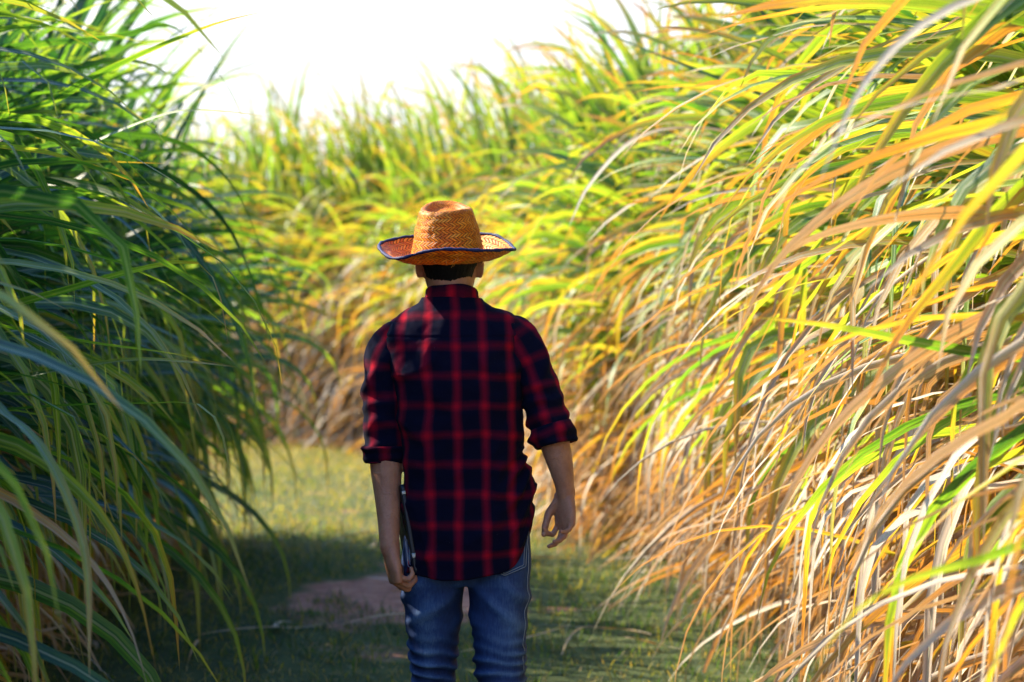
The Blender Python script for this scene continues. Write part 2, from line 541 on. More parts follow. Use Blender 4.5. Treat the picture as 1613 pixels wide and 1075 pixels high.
# ------------------------------------------------------------------ leaf meshes
def leaf_batch(P0, az, e0, L, W, droop, power, curl, twist, fold, dry, rs, seg=14, kink=None, roll=0.0, wav=0.0):
    N = len(L)
    s = np.linspace(0, 1, seg + 1)[None]
    e = e0[:, None] - droop[:, None] * s ** power
    if kink is not None:
        kp, ka = kink
        e = e - ka[:, None] * sst(s, 0, 1) * 0 - ka[:, None] * np.clip((s - kp[:, None]) / 0.05, 0, 1)
    ph = rs.uniform(0, 6.28, (N, 1))
    e = np.clip(e + wav * np.sin(s * 7 + ph), -1.52, 1.5)
    a = az[:, None] + curl[:, None] * s ** 1.5 + wav * 0.8 * np.sin(s * 5 + ph * 1.7)
    D = np.stack([np.cos(e) * np.cos(a), np.cos(e) * np.sin(a), np.sin(e)], -1)
    step = D * (L[:, None, None] / seg)
    C = P0[:, None, :] + np.concatenate([np.zeros((N, 1, 3)), np.cumsum((step[:, :-1] + step[:, 1:]) * 0.5, 1)], 1)
    B = np.stack([-np.sin(a), np.cos(a), np.zeros_like(a)], -1)
    return strip(C, D, B, W, twist, fold, dry, rs, roll)


def strip(C, D, B, W, twist, fold, dry, rs, roll=0.0):
    N, k, _ = C.shape
    s = np.linspace(0, 1, k)[None]
    Nn = np.cross(D, B)
    ang = twist[:, None] * s + (roll if np.ndim(roll) == 0 else np.asarray(roll)[:, None])
    B2 = B * np.cos(ang)[..., None] + Nn * np.sin(ang)[..., None]
    N2 = -B * np.sin(ang)[..., None] + Nn * np.cos(ang)[..., None]
    prof = np.minimum(1.0, 0.45 + 2.6 * s) * np.clip(1 - s ** 2.4, 0, 1) ** 0.85
    hw = (W[:, None] * 0.5 * prof)[..., None]
    f = fold[:, None, None]
    Lf = C - B2 * hw * np.cos(f) + N2 * hw * np.sin(f)
    Rt = C + B2 * hw * np.cos(f) + N2 * hw * np.sin(f)
    V = np.stack([Lf, C, Rt], 2)                       # N,k,3,3
    u = np.broadcast_to(np.array([0, .5, 1.0])[None, None], (N, k, 3))
    v = np.broadcast_to(s[:, :, None], (N, k, 3))
    d = np.broadcast_to(dry[:, None, None], (N, k, 3))
    r = np.broadcast_to(rs.uniform(0, 1, (N, 1, 1)), (N, k, 3))
    A = np.stack([u, v, d, r], -1).reshape(-1, 4)
    base = (np.arange(N) * k * 3)[:, None, None]
    i = np.arange(k - 1)[None, :, None] * 3
    j = np.arange(2)[None, None, :]
    q = base + i + j
    F = np.stack([q, q + 1, q + 4, q + 3], -1).reshape(-1, 4)
    return V.reshape(-1, 3), F, A


def join(parts):
    V, F, A, n = [], [], [], 0
    for v, f, a in parts:
        V.append(v); F.append(f + n); A.append(a); n += len(v)
    return np.vstack(V), np.vstack(F), np.vstack(A)


def path_leaf(pts, W, dry, rs, k=22, twist=0.0, fold=0.25, roll=0.0):
    """one blade whose midrib follows the given 3-D points"""
    C = catmull(np.array([list(p) for p in pts]), k)
    # equalise spacing
    d = np.r_[0, np.cumsum(np.linalg.norm(np.diff(C, axis=0), axis=1))]
    q = np.linspace(0, d[-1], k)
    C = np.stack([np.interp(q, d, C[:, i]) for i in range(3)], 1)
    D = np.gradient(C, axis=0); D /= np.linalg.norm(D, axis=1)[:, None]
    B = np.cross(np.array([0, 0, 1.0])[None], D)
    B[np.linalg.norm(B, axis=1) < 0.05] = (1, 0, 0)
    B /= np.linalg.norm(B, axis=1)[:, None]
    for i in range(1, k):
        if B[i] @ B[i - 1] < 0: B[i] = -B[i]
    a = lambda x: np.array([x], float)
    return strip(C[None], D[None], B[None], a(W), a(twist), a(fold), a(dry), rs, roll)


def stalk_mesh(P0, P1, r, rs, name, parent, bend):
    n, m = 22, 8
    P0, P1 = np.array(P0), np.array(P1)
    t = np.linspace(0, 1, n)[:, None]
    C = P0 + (P1 - P0) * t + bend[None] * (t * t - t)
    L = np.linalg.norm(P1 - P0)
    z = (t[:, 0] * L)
    fr = np.abs((z / 0.13) % 1 - 0.5)
    R = r * (1 - 0.25 * t[:, 0]) * (1 + 0.14 * (fr > 0.40))
    th = np.linspace(0, 2 * math.pi, m, endpoint=False)
    V = C[:, None] + np.stack([np.cos(th), np.sin(th), 0 * th], -1)[None] * R[:, None, None]
    A = np.stack([np.broadcast_to((th / 6.283)[None], (n, m)), np.broadcast_to(z[:, None], (n, m)),
                  np.broadcast_to((1 - t) * rs.uniform(.6, 1), (n, m)), np.full((n, m), rs.uniform())], -1)
    return mesh_obj(name, V.reshape(-1, 3), ring_faces(n, m), M_STALK, parent, {'leaf': A.reshape(-1, 4)})


def cane_proto(seed, hs, nst, ngreen, ndry, gl, dl, dg, dd, spread=1.0, wmul=1.0, upright=0.5, sigma=0.75, dry_low=0.1, dry_hi=0.75, dw=1.0, droopk=1.0, g0=0.42):
    """one stool of sugarcane; the side that leans out over the path is local -X. hs: stalk height, gl/dl leaf lengths, dg/dd dryness ranges"""
    rs = np.random.RandomState(seed)
    root = empty('sugarcane_plant')
    gparts, dparts = [], []
    for i in range(nst):
        a = rs.uniform(0, 6.28); rr = 0.20 * math.sqrt(rs.uniform())
        p0 = np.array([rr * math.cos(a), rr * math.sin(a), -0.05])
        h = hs * rs.uniform(0.82, 1.1)
        lean = np.array([-rs.uniform(-0.02, 0.16) * spread, rs.normal(0, 0.06), 1.0]) * h
        p1 = p0 + lean
        bend = np.array([rs.normal(0, .08), rs.normal(0, .08), 0])
        stalk_mesh(p0, p1, rs.uniform(.012, .017), rs, 'stalk', root, bend)
        def on(t):
            t = np.asarray(t)[:, None]
            return p0 + (p1 - p0) * t + bend * (t * t - t)
        # green blades
        n = ngreen
        t = np.clip(np.sort(rs.uniform(g0, 1.0, n)), 0, 1)
        t[-max(2, n // 4):] = 1.0
        k = (t - g0) / (1 - g0)
        az = math.pi + rs.normal(0, sigma, n) + (rs.uniform(size=n) < 0.22) * math.pi
        e0 = 0.45 + 1.0 * k ** 1.7 * upright * 1.4 + rs.normal(0, .16, n)
        e0 = np.clip(e0, 0.1, 1.48)
        L = rs.uniform(*gl, n)
        dr = (2.05 - 1.15 * k ** 1.5) * rs.uniform(0.55, 1.3, n) * droopk
        gparts.append(leaf_batch(on(t), az, e0, L, rs.uniform(.030, .056, n) * wmul, dr, rs.uniform(1.3, 2.4, n)[:, None], rs.normal(0, .35, n),
                                 rs.normal(0, .7, n), rs.uniform(.1, .4, n), np.clip(rs.uniform(*dg, n) - 0.12 * k, 0, 1), rs, 14,
                                 (rs.uniform(.45, .85, n), (rs.uniform(size=n) < 0.30) * rs.uniform(.4, 1.3, n)), rs.normal(0, .7, n), 0.05))
        # dry hanging blades
        n = ndry
        t = rs.uniform(dry_low, dry_hi, n)
        az = math.pi + rs.normal(0, sigma * 0.9, n) + (rs.uniform(size=n) < 0.12) * math.pi
        e0 = np.clip(0.75 * t + rs.normal(0.20, .32, n), -0.9, 1.2)
        L = rs.uniform(*dl, n)
        dr = rs.uniform(1.15, 2.4, n)
        dparts.append(leaf_batch(on(t), az, e0, L, rs.uniform(.017, .042, n) * dw, dr, rs.uniform(1.0, 1.8, n)[:, None], rs.normal(0, .5, n),
                                 rs.normal(0, 1.6, n), rs.uniform(.2, .9, n), np.clip(rs.uniform(*dd, n), 0, 1), rs, 14,
                                 (rs.uniform(.25, .8, n), (rs.uniform(size=n) < 0.35) * rs.uniform(.3, 1.2, n)), rs.normal(0, .8, n), 0.09))
    V, F, A = join(gparts)
    mesh_obj('green_leaves', V, F, M_LEAF, root, {'leaf': A})
    V, F, A = join(dparts)
    mesh_obj('dry_leaves', V, F, M_LEAF, root, {'leaf': A})
    return root


def copy_tree(o, parent=None):
    c = o.copy(); COL.objects.link(c)
    if parent: c.parent = parent
    for ch in list(o.children): copy_tree(ch, c)
    return c


RNG = random.Random(11)
used = set()
def leaf_verts(p):
    out = []
    for ch in p.children:
        if ch.name.startswith(('green', 'dry')):
            a = np.empty(len(ch.data.vertices) * 3, np.float32); ch.data.vertices.foreach_get('co', a); out.append(a.reshape(-1, 3)[::4])
    return np.vstack(out)
LV = {}
def plant(proto, x, y, out_dir, scale, label, group, protos=None):
    zs = scale * RNG.uniform(.94, 1.06)
    for k in range(40):
        rot = (RNG.uniform(-.04, .04), RNG.uniform(-.04, .04), out_dir - math.pi + RNG.uniform(-.35, .35))
        if abs(x) > 3.2 or y > (11 if x > 0 else 9.5): break
        # keep the walking room clear: no blade of a near cane may hang into it
        if proto.name not in LV: LV[proto.name] = leaf_verts(proto)
        c, s_ = math.cos(rot[2]), math.sin(rot[2])
        v = LV[proto.name] * scale
        wx, wy = x + v[:, 0] * c - v[:, 1] * s_, y + v[:, 0] * s_ + v[:, 1] * c
        if x > 0: bad = ((wx < np.maximum(0.085 * wy, 0.30)) & (wy < 4.9)).sum() + ((wx < .40) & (wy < 5.2)).sum() + ((wx < 0.045 * wy) & (v[:, 2] < 1.25) & (wy < 11)).sum()
        else: bad = ((wx > np.minimum(-0.14 * wy, -0.45)) & (wy < 9)).sum()
        if bad == 0: break
        proto = RNG.choice(protos)
        if k > 12: x += 0.03 * (1 if x > 0 else -1)
    o = proto if proto.name not in used else copy_tree(proto)
    used.add(o.name)
    used.add(proto.name)
    o.location = (x, y, 0)
    o.rotation_euler = rot
    o.scale = (scale, scale, zs)
    return tag(o, label, 'sugarcane', group)


# protos (local -X is the outward side)
R_NEAR = [cane_proto(100 + i, 2.35, 7, 13, 15, (1.1, 1.85), (1.0, 1.8), (0.20, 0.58), (0.56, 1.06), 1.2, 1.35, 0.85, 0.65, 0.08, 0.64, 1.3, 1.15, 0.50) for i in range(6)]
R_FAR = [cane_proto(200 + i, 2.75, 7, 12, 15, (1.0, 1.7), (0.8, 1.5), (0.30, 0.62), (0.58, 1.12), 1.0, 1.1, 0.80, 0.95, 0.03, 0.66, 1.25, 1.05, 0.5) for i in range(5)]  # greens set yellower to paint in brightness where sun only grazes the bank
L_NEAR = [cane_proto(300 + i, 1.80, 7, 12, 11, (1.1, 1.8), (0.6, 1.2), (0.0, 0.27), (0.5, 0.95), 1.0, 1.12, 0.85, 0.8, 0.02, 0.55, 1.1, 1.2) for i in range(6)]  # low green range paints this row darker and cooler, as if shaded

LAB_R = ('tall sugarcane with straw-coloured and yellow-green leaves arching over the path on the sunny side', 'sunlit sugarcane beside the path')
LAB_F = ('tall yellow-green sugarcane in the distant curved bank behind the straw hat', 'far bank of sugarcane at the bend')
LAB_L = ('dark green sugarcane in the shaded row on the side of the tablet', 'shaded row of sugarcane')


def edge_pts(curve, step):
    P = catmull(np.array(curve), 200)
    d = np.r_[0, np.cumsum(np.linalg.norm(np.diff(P, axis=0), axis=1))]
    q = np.arange(0, d[-1], step)
    X = np.interp(q, d, P[:, 0]); Y = np.interp(q, d, P[:, 1])
    T = np.stack([np.gradient(X), np.gradient(Y)], 1); T /= np.linalg.norm(T, axis=1)[:, None]
    return X, Y, T


def rows(curve, step, nrows, gap, protos, side, lab, sc=(.92, 1.08)):
    for r in range(nrows):
        X, Y, T = edge_pts(curve, step * (1 if r == 0 else 1.25))
        for x, y, t in zip(X, Y, T):
            nx, ny = t[1] * side, -t[0] * side            # away from the path
            jit = RNG.uniform(-.12, .12)
            px, py_ = x + nx * (r * gap + jit + 0.1), y + ny * (r * gap + jit) + RNG.uniform(-.1, .1)
            plant(RNG.choice(protos), px, py_, math.atan2(-ny, -nx), RNG.uniform(*sc) * (float(np.interp(y, [13, 15.5, 18, 21], [.97, 1.05, 1.16, 1.2])) if protos is R_FAR else 1.0), *lab, protos)


RIGHT_EDGE = [(1.70, 2.1), (1.72, 3.0), (1.85, 4.0), (1.95, 5.2), (1.85, 6.8), (1.62, 8.5), (1.32, 10.5), (1.0, 13)]
FAR_EDGE = [(0.95, 13.6), (0.62, 16.5), (-0.1, 18.9), (-1.4, 21.2), (-3.4, 23.6), (-6.2, 26), (-10, 28)]
LEFT_EDGE = [(-2.05, 2.6), (-2.35, 4.8), (-2.6, 8.0), (-2.75, 12.2)]
rows(RIGHT_EDGE, 0.46, 3, 0.55, R_NEAR, 1, LAB_R)
rows(FAR_EDGE, 0.50, 3, 0.65, R_FAR, 1, LAB_F, (.86, .98))
rows(LEFT_EDGE, 0.44, 4, 0.55, L_NEAR, -1, LAB_L, (.98, 1.12))
print('plants', len([o for o in COL.objects if o.get('category') == 'sugarcane']))



# long single blades that stand out from the rows, each grown from a cane of the row
def hero(near, blades, label):
    px, py_ = near
    best = min((o for o in COL.objects if o.get('category') == 'sugarcane' and not o.get('long')), key=lambda o: (o.location.x - px) ** 2 + (o.location.y - py_) ** 2)
    best['long'] = 1
    best['label'] = label
    M = (Matrix.Translation(best.location) @ best.rotation_euler.to_matrix().to_4x4() @ Matrix.Diagonal((*best.scale, 1))).inverted()
    rs = np.random.RandomState(int(abs(px * 100 + py_ * 10)))
    for pts, wpx, dry, tw in blades:
        W = [at(*q) for q in pts]
        root = Vector((best.location.x, best.location.y, max(.35, W[0].z - .25)))
        if (root - W[0]).length > 0.25: W = [root, root.lerp(W[0], .5) + Vector((0, 0, .06))] + W
        L = [M @ q for q in W]
        d0 = pts[len(pts) // 2][2]
        V, F, A = path_leaf(L, wpx / FPX * d0 / best.scale.x, dry, rs, 30, tw, rs.uniform(.15, .4), rs.choice([-1, 1]) * rs.uniform(.7, 1.0))
        mesh_obj('long_leaf', V, F, M_LEAF, best, {'leaf': A})

def dp(d0, d1, *xy):
    n = len(xy)
    return [(x, y, d0 + (d1 - d0) * i / (n - 1)) for i, (x, y) in enumerate(xy)]

hero((-1.95, 4.2), [(dp(4.4, 3.9, (-70, 505), (0, 515), (150, 542), (260, 556), (380, 580)), 30, .20, .5),
                    (dp(4.3, 3.9, (-60, 615), (60, 590), (200, 568), (300, 571), (376, 579)), 24, .22, -.4),
                    (dp(4.4, 4.1, (-60, 655), (100, 640), (230, 636), (315, 638), (350, 685), (364, 765)), 20, .18, .8),
                    (dp(4.4, 4.1, (-70, 500), (80, 465), (200, 430), (305, 413), (342, 455), (360, 545)), 24, .20, .4)],
     'shaded sugarcane whose four long bright blades reach level across the row beside the plaid sleeve')
hero((-1.95, 3.3), [(dp(3.6, 3.2, (-70, 620), (0, 650), (60, 700), (112, 800), (138, 900), (141, 1070)), 42, .30, .9),
                    (dp(3.7, 3.4, (-60, 690), (60, 720), (160, 810), (215, 920), (247, 1060)), 34, .22, .6),
                    (dp(3.7, 3.5, (-60, 770), (40, 800), (140, 880), (200, 975), (235, 1090)), 26, .62, .9),
                    (dp(3.6, 3.4, (-60, 930), (40, 985), (120, 1020), (190, 1085)), 24, .85, .5)],
     'shaded sugarcane whose broad yellow-edged blade droops to the bottom of the row')
hero((-2.1, 5.4), [(dp(5.6, 5.2, (40, 175), (150, 120), (260, 70), (340, 38), (422, 17)), 22, .16, .6),
                   (dp(5.6, 5.3, (60, 262), (170, 215), (270, 178), (350, 176), (434, 186)), 20, .20, -.5),
                   (dp(5.5, 5.0, (-30, 285), (60, 262), (150, 256), (262, 258)), 16, .22, .3),
                   (dp(5.5, 5.0, (-20, 300), (80, 286), (170, 300), (250, 345), (310, 378)), 22, .14, .7)],
     'shaded sugarcane whose long blades stretch out against the white sky')
hero((-2.15, 7.0), [(dp(7.2, 6.8, (180, 60), (260, 40), (310, 75), (360, 140), (385, 195)), 17, .05, .4),
                    (dp(7.2, 6.8, (190, 215), (290, 230), (370, 300), (425, 430), (482, 588)), 17, .05, .4),
                    (dp(7.2, 6.8, (180, 260), (270, 280), (360, 360), (415, 500), (440, 640)), 16, .04, -.4),
                    (dp(7.2, 6.8, (170, 330), (260, 350), (330, 430), (390, 560), (412, 720)), 16, .04, .5)],
     'shaded sugarcane whose dark thin blades arch over and hang into the gap of the path')
hero((1.6, 3.2), [(dp(3.5, 3.2, (1680, 568), (1560, 560), (1420, 535), (1300, 512), (1185, 500)), 30, .20, .5),
                  (dp(3.4, 3.1, (1690, 200), (1560, 215), (1420, 265), (1300, 340), (1210, 430), (1150, 560)), 40, .86, .7),
                  (dp(3.5, 3.2, (1690, 345), (1540, 335), (1400, 345), (1270, 380), (1180, 445)), 34, .80, .4),
                  (dp(3.4, 3.1, (1680, 280), (1580, 325), (1500, 420), (1420, 520), (1350, 660)), 40, .45, -.5),
                  (dp(3.5, 3.2, (1690, 470), (1560, 500), (1420, 580), (1300, 690), (1220, 830), (1180, 960)), 36, .92, .8)],
     'sunlit sugarcane whose broad cream and green blades sweep across the face of the bank')
hero((1.45, 2.4), [(dp(2.7, 2.4, (1690, 860), (1560, 880), (1430, 915), (1340, 970), (1280, 1060)), 32, .12, .6),
                   (dp(2.7, 2.4, (1690, -40), (1560, -10), (1440, 50), (1350, 150), (1290, 290)), 44, .90, .6),
                   (dp(2.7, 2.5, (1690, 640), (1580, 660), (1450, 740), (1360, 850), (1310, 1000)), 40, .95, .5),
                   (dp(2.7, 2.5, (1690, 120), (1580, 140), (1460, 160), (1340, 200), (1250, 280), (1215, 350)), 30, .70, .8)],
     'nearest sunlit sugarcane with a blue-green blade low down and cream blades above it')
hero((1.3, 8.5), [(dp(8.0, 7.6, (1330, 195), (1200, 150), (1080, 105), (960, 55), (858, 2)), 22, .16, .4),
                  (dp(8.0, 7.4, (1250, 240), (1120, 205), (1010, 215), (930, 290), (895, 360)), 20, .74, .5)],
     'sunlit sugarcane whose dark green blade points up over the straw hat into the sky')

# ------------------------------------------------------------------ grass and litter
def dirt(x, y):
    r = ((x + .55) / .62) ** 2 + ((y - 9.0) / .95) ** 2
    return r
def left_x(y): return np.interp(y, [2.6, 4.8, 8, 12.2], [-2.05, -2.3, -2.5, -2.65])
def right_x(y): return np.interp(y, [1.9, 3.5, 5.2, 6.8, 8.5, 10.5, 13, 16.5, 18.9, 21, 23.6, 26], [1.9, 1.9, 1.95, 1.85, 1.62, 1.32, 1.0, .65, -.45, -1.6, -3.4, -6.2])
def grass():
    rs = np.random.RandomState(5)
    n = 150000
    y = rs.uniform(0, 1, n) ** 0.8 * 22 + 4.2
    x = rs.uniform(-1, 1, n)
    lo = np.where(y < 12.8, left_x(y) - 0.5, -9.0)
    hi = right_x(y) + 0.6
    x = lo + (hi - lo) * rs.uniform(0, 1, n)
    nz = np.array([noise.noise((a * 1.1, b * 0.8, 1.7)) + 0.6 * noise.noise((a * 4, b * 3, 9.7)) for a, b in zip(x, y)])
    dd = dirt(x, y) + nz * 1.5
    keep = (dd > 1.0) & (nz > -0.75 + 0.5 * rs.uniform(-1, 1, n))
    x, y, nz = x[keep], y[keep], nz[keep]
    n = len(x)
    side = np.exp(-((hi[keep] - 0.5 - x) / 0.35) ** 2) + np.exp(-((x - lo[keep] - 0.5) / 0.35) ** 2)
    cl = np.array([noise.noise((a * 7, b * 6, 21.7)) for a, b in zip(x, y)])
    L = rs.uniform(.03, .085, n) * (1 + 1.4 * side) * (1 + 0.5 * np.clip(nz, -1, 1)) * (1 + 2.2 * np.clip(cl, 0, 1) ** 1.3)
    z = 0.035 * np.array([noise.noise((a * 0.9, b * 0.5, 3.1)) for a, b in zip(x, y)]) - 0.004
    P = np.stack([x, y, z], 1)
    dry = np.clip(0.30 + 0.28 * rs.normal(0, 1, n) - 0.35 * nz + np.interp(y, [10, 13, 20], [0, .34, .44]), 0, 1)  # random dryness, plus far grass yellowed to paint the sunlit stretch
    V, F, A = leaf_batch(P, rs.uniform(0, 6.28, n), rs.uniform(.4, 1.45, n), L, rs.uniform(.0035, .0075, n), rs.uniform(.2, 1.6, n), 1.5,
                         rs.normal(0, .3, n), np.zeros(n), np.full(n, .2), dry, rs, 3)
    o = mesh_obj('grass', V, F, M_GRASS, None, {'leaf': A})
    tag(o, 'short green and yellow grass covering the path', 'grass', kind='stuff')
    # fallen dry blades under the cane
    n = 2900
    y = rs.uniform(3, 27, n)
    s = rs.uniform(size=n) < .5
    off = np.abs(rs.normal(0, .28, n)) - .25
    x = np.where(s & (y < 12.8), left_x(y) - 0.2 + off, right_x(y) + 0.1 - off)
    k_ = np.arange(n) < 25
    x = np.where(k_, np.interp(rs.uniform(size=n), [0, 1], [-1.9, 1.1]), x); y = np.where(k_, rs.uniform(6.5, 12, n), y)
    P = np.stack([x, y, np.where(k_, .03, rs.uniform(.01, .09, n))], 1)
    V, F, A = leaf_batch(P, rs.uniform(0, 6.28, n), rs.uniform(-.05, .35, n), rs.uniform(.25, .9, n), rs.uniform(.012, .03, n), rs.uniform(0, .7, n), 1.4,
                         rs.normal(0, .8, n), rs.normal(0, 1, n), rs.uniform(.1, .6, n), rs.uniform(.62, 1, n), rs, 8)
    V[:, 2] = np.maximum(V[:, 2], 0.012)
    o = mesh_obj('leaf_litter', V, F, M_LEAF, None, {'leaf': A})
    tag(o, 'fallen dry straw-coloured cane leaves along the edges of the path', 'leaf litter', kind='stuff')
grass()

# ------------------------------------------------------------------ the person
PX, PYY = (720 - 806.5) / 600.0, PY
person = empty('person', (PX, PYY, 0))
tag(person, 'person in straw hat, red and navy plaid shirt and blue jeans walking down the path', 'person')
def lx(px): return (px - 720) / 600.0
def lz(py): return H + (537.5 - py) / 600.0


def finger(sp, base, d, p, t, L, r, curls, splay=0.0, n=14):
    """chain of three phalanges that bends from direction d towards palm side p"""
    d = Vector(d); p = Vector(p); t = Vector(t)
    d = (d + t * splay).normalized()
    pts = [Vector(base) - d * 0.022, Vector(base)]
    rad = [r * 1.02, r * 1.05]
    a = 0.0
    for frac, c, rr in zip((0.46, 0.30, 0.24), curls, (1.0, 0.93, 0.80)):
        a += c
        dirv = d * math.cos(a) + p * math.sin(a)
        q = pts[-1]
        pts.append(q + dirv * L * frac * 0.5); rad.append(r * rr * 0.95)
        pts.append(q + dirv * L * frac); rad.append(r * rr)
    rows_ = [(q.x, q.y, q.z, ra, ra) for q, ra in zip(pts, rad)]
    ref = tuple(t)
    sp.add(capped_tube(rows_, 10, n, ref))
    return pts, dirv, a


def hand(sp, wrist, d, p, t, size=1.0, curls=None, thumb=None, spl=(0.10, 0.03, -0.04, -0.11)):
    d = Vector(d).normalized(); p = Vector(p); p = (p - d * p.dot(d)).normalized()
    tt = d.cross(p); tt = tt if tt.dot(Vector(t)) > 0 else -tt
    W = Vector(wrist)
    # palm
    rr = []
    for f, ra, rb in ((-0.012, .0235, .018), (0.004, .0265, .019), (0.025, .033, .0195), (0.055, .041, .0175), (0.085, .042, .0145), (0.098, .039, .012)):
        c = W + d * f * size
        rr.append((c.x, c.y, c.z, ra * size, rb * size))
    P = catmull(np.array(rr), 14)
    C = P[:, :3]
    n = len(P)
    R, _ = loft(C, P[:, 3], P[:, 4], np.repeat(np.array([tt]), n, 0), np.repeat(np.array([p]), n, 0), 18, 2.3)
    sp.add(closed(R))
    tips = []
    for i, (off, L, r) in enumerate(((0.029, .076, .0086), (0.0095, .084, .0089), (-0.0095, .078, .0085), (-0.028, .061, .0076))):
        b = W + d * (0.093 - 0.004 * abs(i - 1) - (0.006 if i == 3 else 0)) * size + tt * off * size
        tips.append(finger(sp, b, d, p, tt, L * size, r * size, curls[i], spl[i]))
    # thumb: leaves the side of the palm near its base
    tb = W + d * 0.022 * size + tt * 0.022 * size + p * 0.008
    dirs, lens = thumb
    pts = [tb - (d * 0.01), tb]; rad = [.0135, .015]
    q = tb
    for (a_d, a_t, a_p), L, r in zip(dirs, lens, (.0125, .0105, .0085)):
        v = (d * a_d + tt * a_t + p * a_p).normalized()
        pts.append(q + v * L * 0.5); rad.append(r * 1.02)
        q = q + v * L
        pts.append(q); rad.append(r)
    sp.add(capped_tube([(a.x, a.y, a.z, r * size, r * size) for a, r in zip(pts, rad)], 12, 16, tuple(p)))
    return tips


def build_body():
    sp = Soup()
    hx = -0.022
    # torso core (inside the shirt) + neck
    tr = [(0.80, 0.03, .148, .098), (0.95, .03, .150, .096), (1.10, .035, .160, .100), (1.25, .035, .170, .103), (1.34, .04, .150, .080), (1.40, .045, .110, .058), (1.445, .05, .075, .058),
          (1.47, .052, .061, .056), (1.50, .055, .059, .057), (1.54, .062, .060, .064), (1.58, .07, .06, .07)]
    P = catmull(np.array([(z, cy, a, b, lx(714) if z > 1.4 else lx(722) + .0) for z, cy, a, b in tr]), 60)
    P[:, 4] = np.interp(P[:, 0], [0.8, 1.35, 1.45, 1.58], [lx(732), lx(720), lx(710), hx])
    n = len(P)
    X = np.repeat([[1, 0, 0]], n, 0); Yv = np.repeat([[0, 1, 0]], n, 0)
    R, _ = loft(np.stack([P[:, 4], P[:, 1], P[:, 0]], 1), P[:, 2], P[:, 3], X, Yv, 36, 2.3)
    sp.add(closed(R))
    # head: rings from jaw to crown
    hd = [(1.462, .135, .030, .030), (1.475, .125, .048, .055), (1.50, .105, .060, .078), (1.53, .090, .068, .094), (1.565, .082, .0735, .101), (1.60, .082, .074, .098), (1.635, .084, .072, .094),
          (1.66, .086, .062, .082), (1.68, .088, .045, .060), (1.69, .080, .025, .035)]
    P = catmull(np.array(hd), 40)
    n = len(P)
    R, _ = loft(np.stack([np.full(n, hx), P[:, 1], P[:, 0]], 1), P[:, 2], P[:, 3], np.repeat([[1, 0, 0]], n, 0), np.repeat([[0, 1, 0]], n, 0), 36, 2.1)
    sp.add(closed(R))
    # face: nose, brows, lips, chin, ears
    fy = .082 + .100
    sp.add(capped_tube([(hx, fy - .004, 1.585, .008, .008), (hx, fy + .008, 1.565, .009, .009), (hx, fy + .018, 1.545, .013, .012), (hx, fy + .004, 1.535, .014, .010)], 10, 12, (1, 0, 0)))
    sp.add(capped_tube([(hx - .024, fy - .018, 1.513, .006, .006), (hx, fy + .002, 1.515, .008, .008), (hx + .024, fy - .018, 1.513, .006, .006)], 8, 10, (0, 0, 1)))
    sp.add(capped_tube([(hx - .022, fy - .022, 1.502, .006, .006), (hx, fy - .003, 1.502, .009, .008), (hx + .022, fy - .022, 1.502, .006, .006)], 8, 10, (0, 0, 1)))
    sp.add(capped_tube([(hx - .05, fy - .034, 1.592, .008, .008), (hx - .022, fy - .006, 1.597, .009, .008), (hx, fy - .004, 1.592, .008, .008), (hx + .022, fy - .006, 1.597, .009, .008), (hx + .05, fy - .034, 1.592, .008, .008)], 8, 16, (0, 0, 1)))
    sp.add(capped_tube([(hx - .012, fy - .03, 1.478, .016, .014), (hx + .012, fy - .03, 1.478, .016, .014)], 10, 6, (0, 0, 1)))
    for s in (-1, 1):
        ex = hx + s * .073
        pts = []
        for k in range(9):      # ear rim: a C shaped ridge standing off the head
            a = math.radians(-100 + k * 27)
            ry, rz = .013, .024
            pts.append((ex + s * (.008 + .007 * math.sin(max(0, math.radians(k * 22)))),   .083 - ry * math.cos(a) - .004, 1.556 + rz * math.sin(a), .0042, .0042))
        sp.add(capped_tube(pts, 8, 26, (s, 0.2, 0)))
        sp.add(capped_tube([(ex + s * .002, .080, 1.576, .005, .012), (ex + s * .006, .079, 1.566, .005, .0165), (ex + s * .006, .080, 1.552, .005, .0155), (ex + s * .002, .083, 1.536, .005, .009)], 12, 14, (0, 1, 0)))
    # arms
    LA = [(lx(650), .045, lz(530), .032, .034), (lx(622), .045, lz(545), .038, .042), (lx(608), .045, lz(572), .041, .045), (lx(603), .040, lz(620), .042, .046), (lx(606), .032, lz(695), .040, .043), (lx(607), .022, lz(735), .042, .043),
          (lx(610), .008, lz(775), .036, .038), (lx(613), -.015, lz(815), .030, .033), (lx(615), -.038, lz(848), .0265, .028), (lx(617), -.046, lz(862), .0255, .026), (lx(622), -.052, lz(882), .018, .018)]
    sp.add(closed(tube(LA, 22, 44)[0]))
    RA = [(lx(782), .045, lz(526), .032, .034), (lx(812), .040, lz(540), .038, .042), (lx(829), .034, lz(566), .041, .045), (lx(851), .02, lz(615), .042, .045), (lx(869), .0, lz(680), .041, .043), (lx(877), -.008, lz(710), .038, .041),
          (lx(884), -.012, lz(738), .032, .036), (lx(889), -.014, lz(764), .0255, .029), (lx(891), -.015, lz(778), .025, .027), (lx(891), -.018, lz(798), .018, .018)]
    sp.add(closed(tube(RA, 22, 40)[0]))
    # legs (inside the jeans)
    for path in LEGS: sp.add(closed(tube([(x, y, z, a * .86, b * .86) for x, y, z, a, b in path], 20, 40)[0]))
    # hands
    tipsR = hand(sp, (lx(891), -.016, lz(775)), (-.03, -.12, -1), (-.78, -.62, 0), (-1, 0, 0), 0.92,
                 curls=((.50, 1.15, .75), (.22, .62, .42), (.26, .70, .45), (.34, .80, .5)),
                 thumb=(((.80, .42, .34), (.97, .02, .30), (.85, -.35, .42)), (.044, .034, .026)))
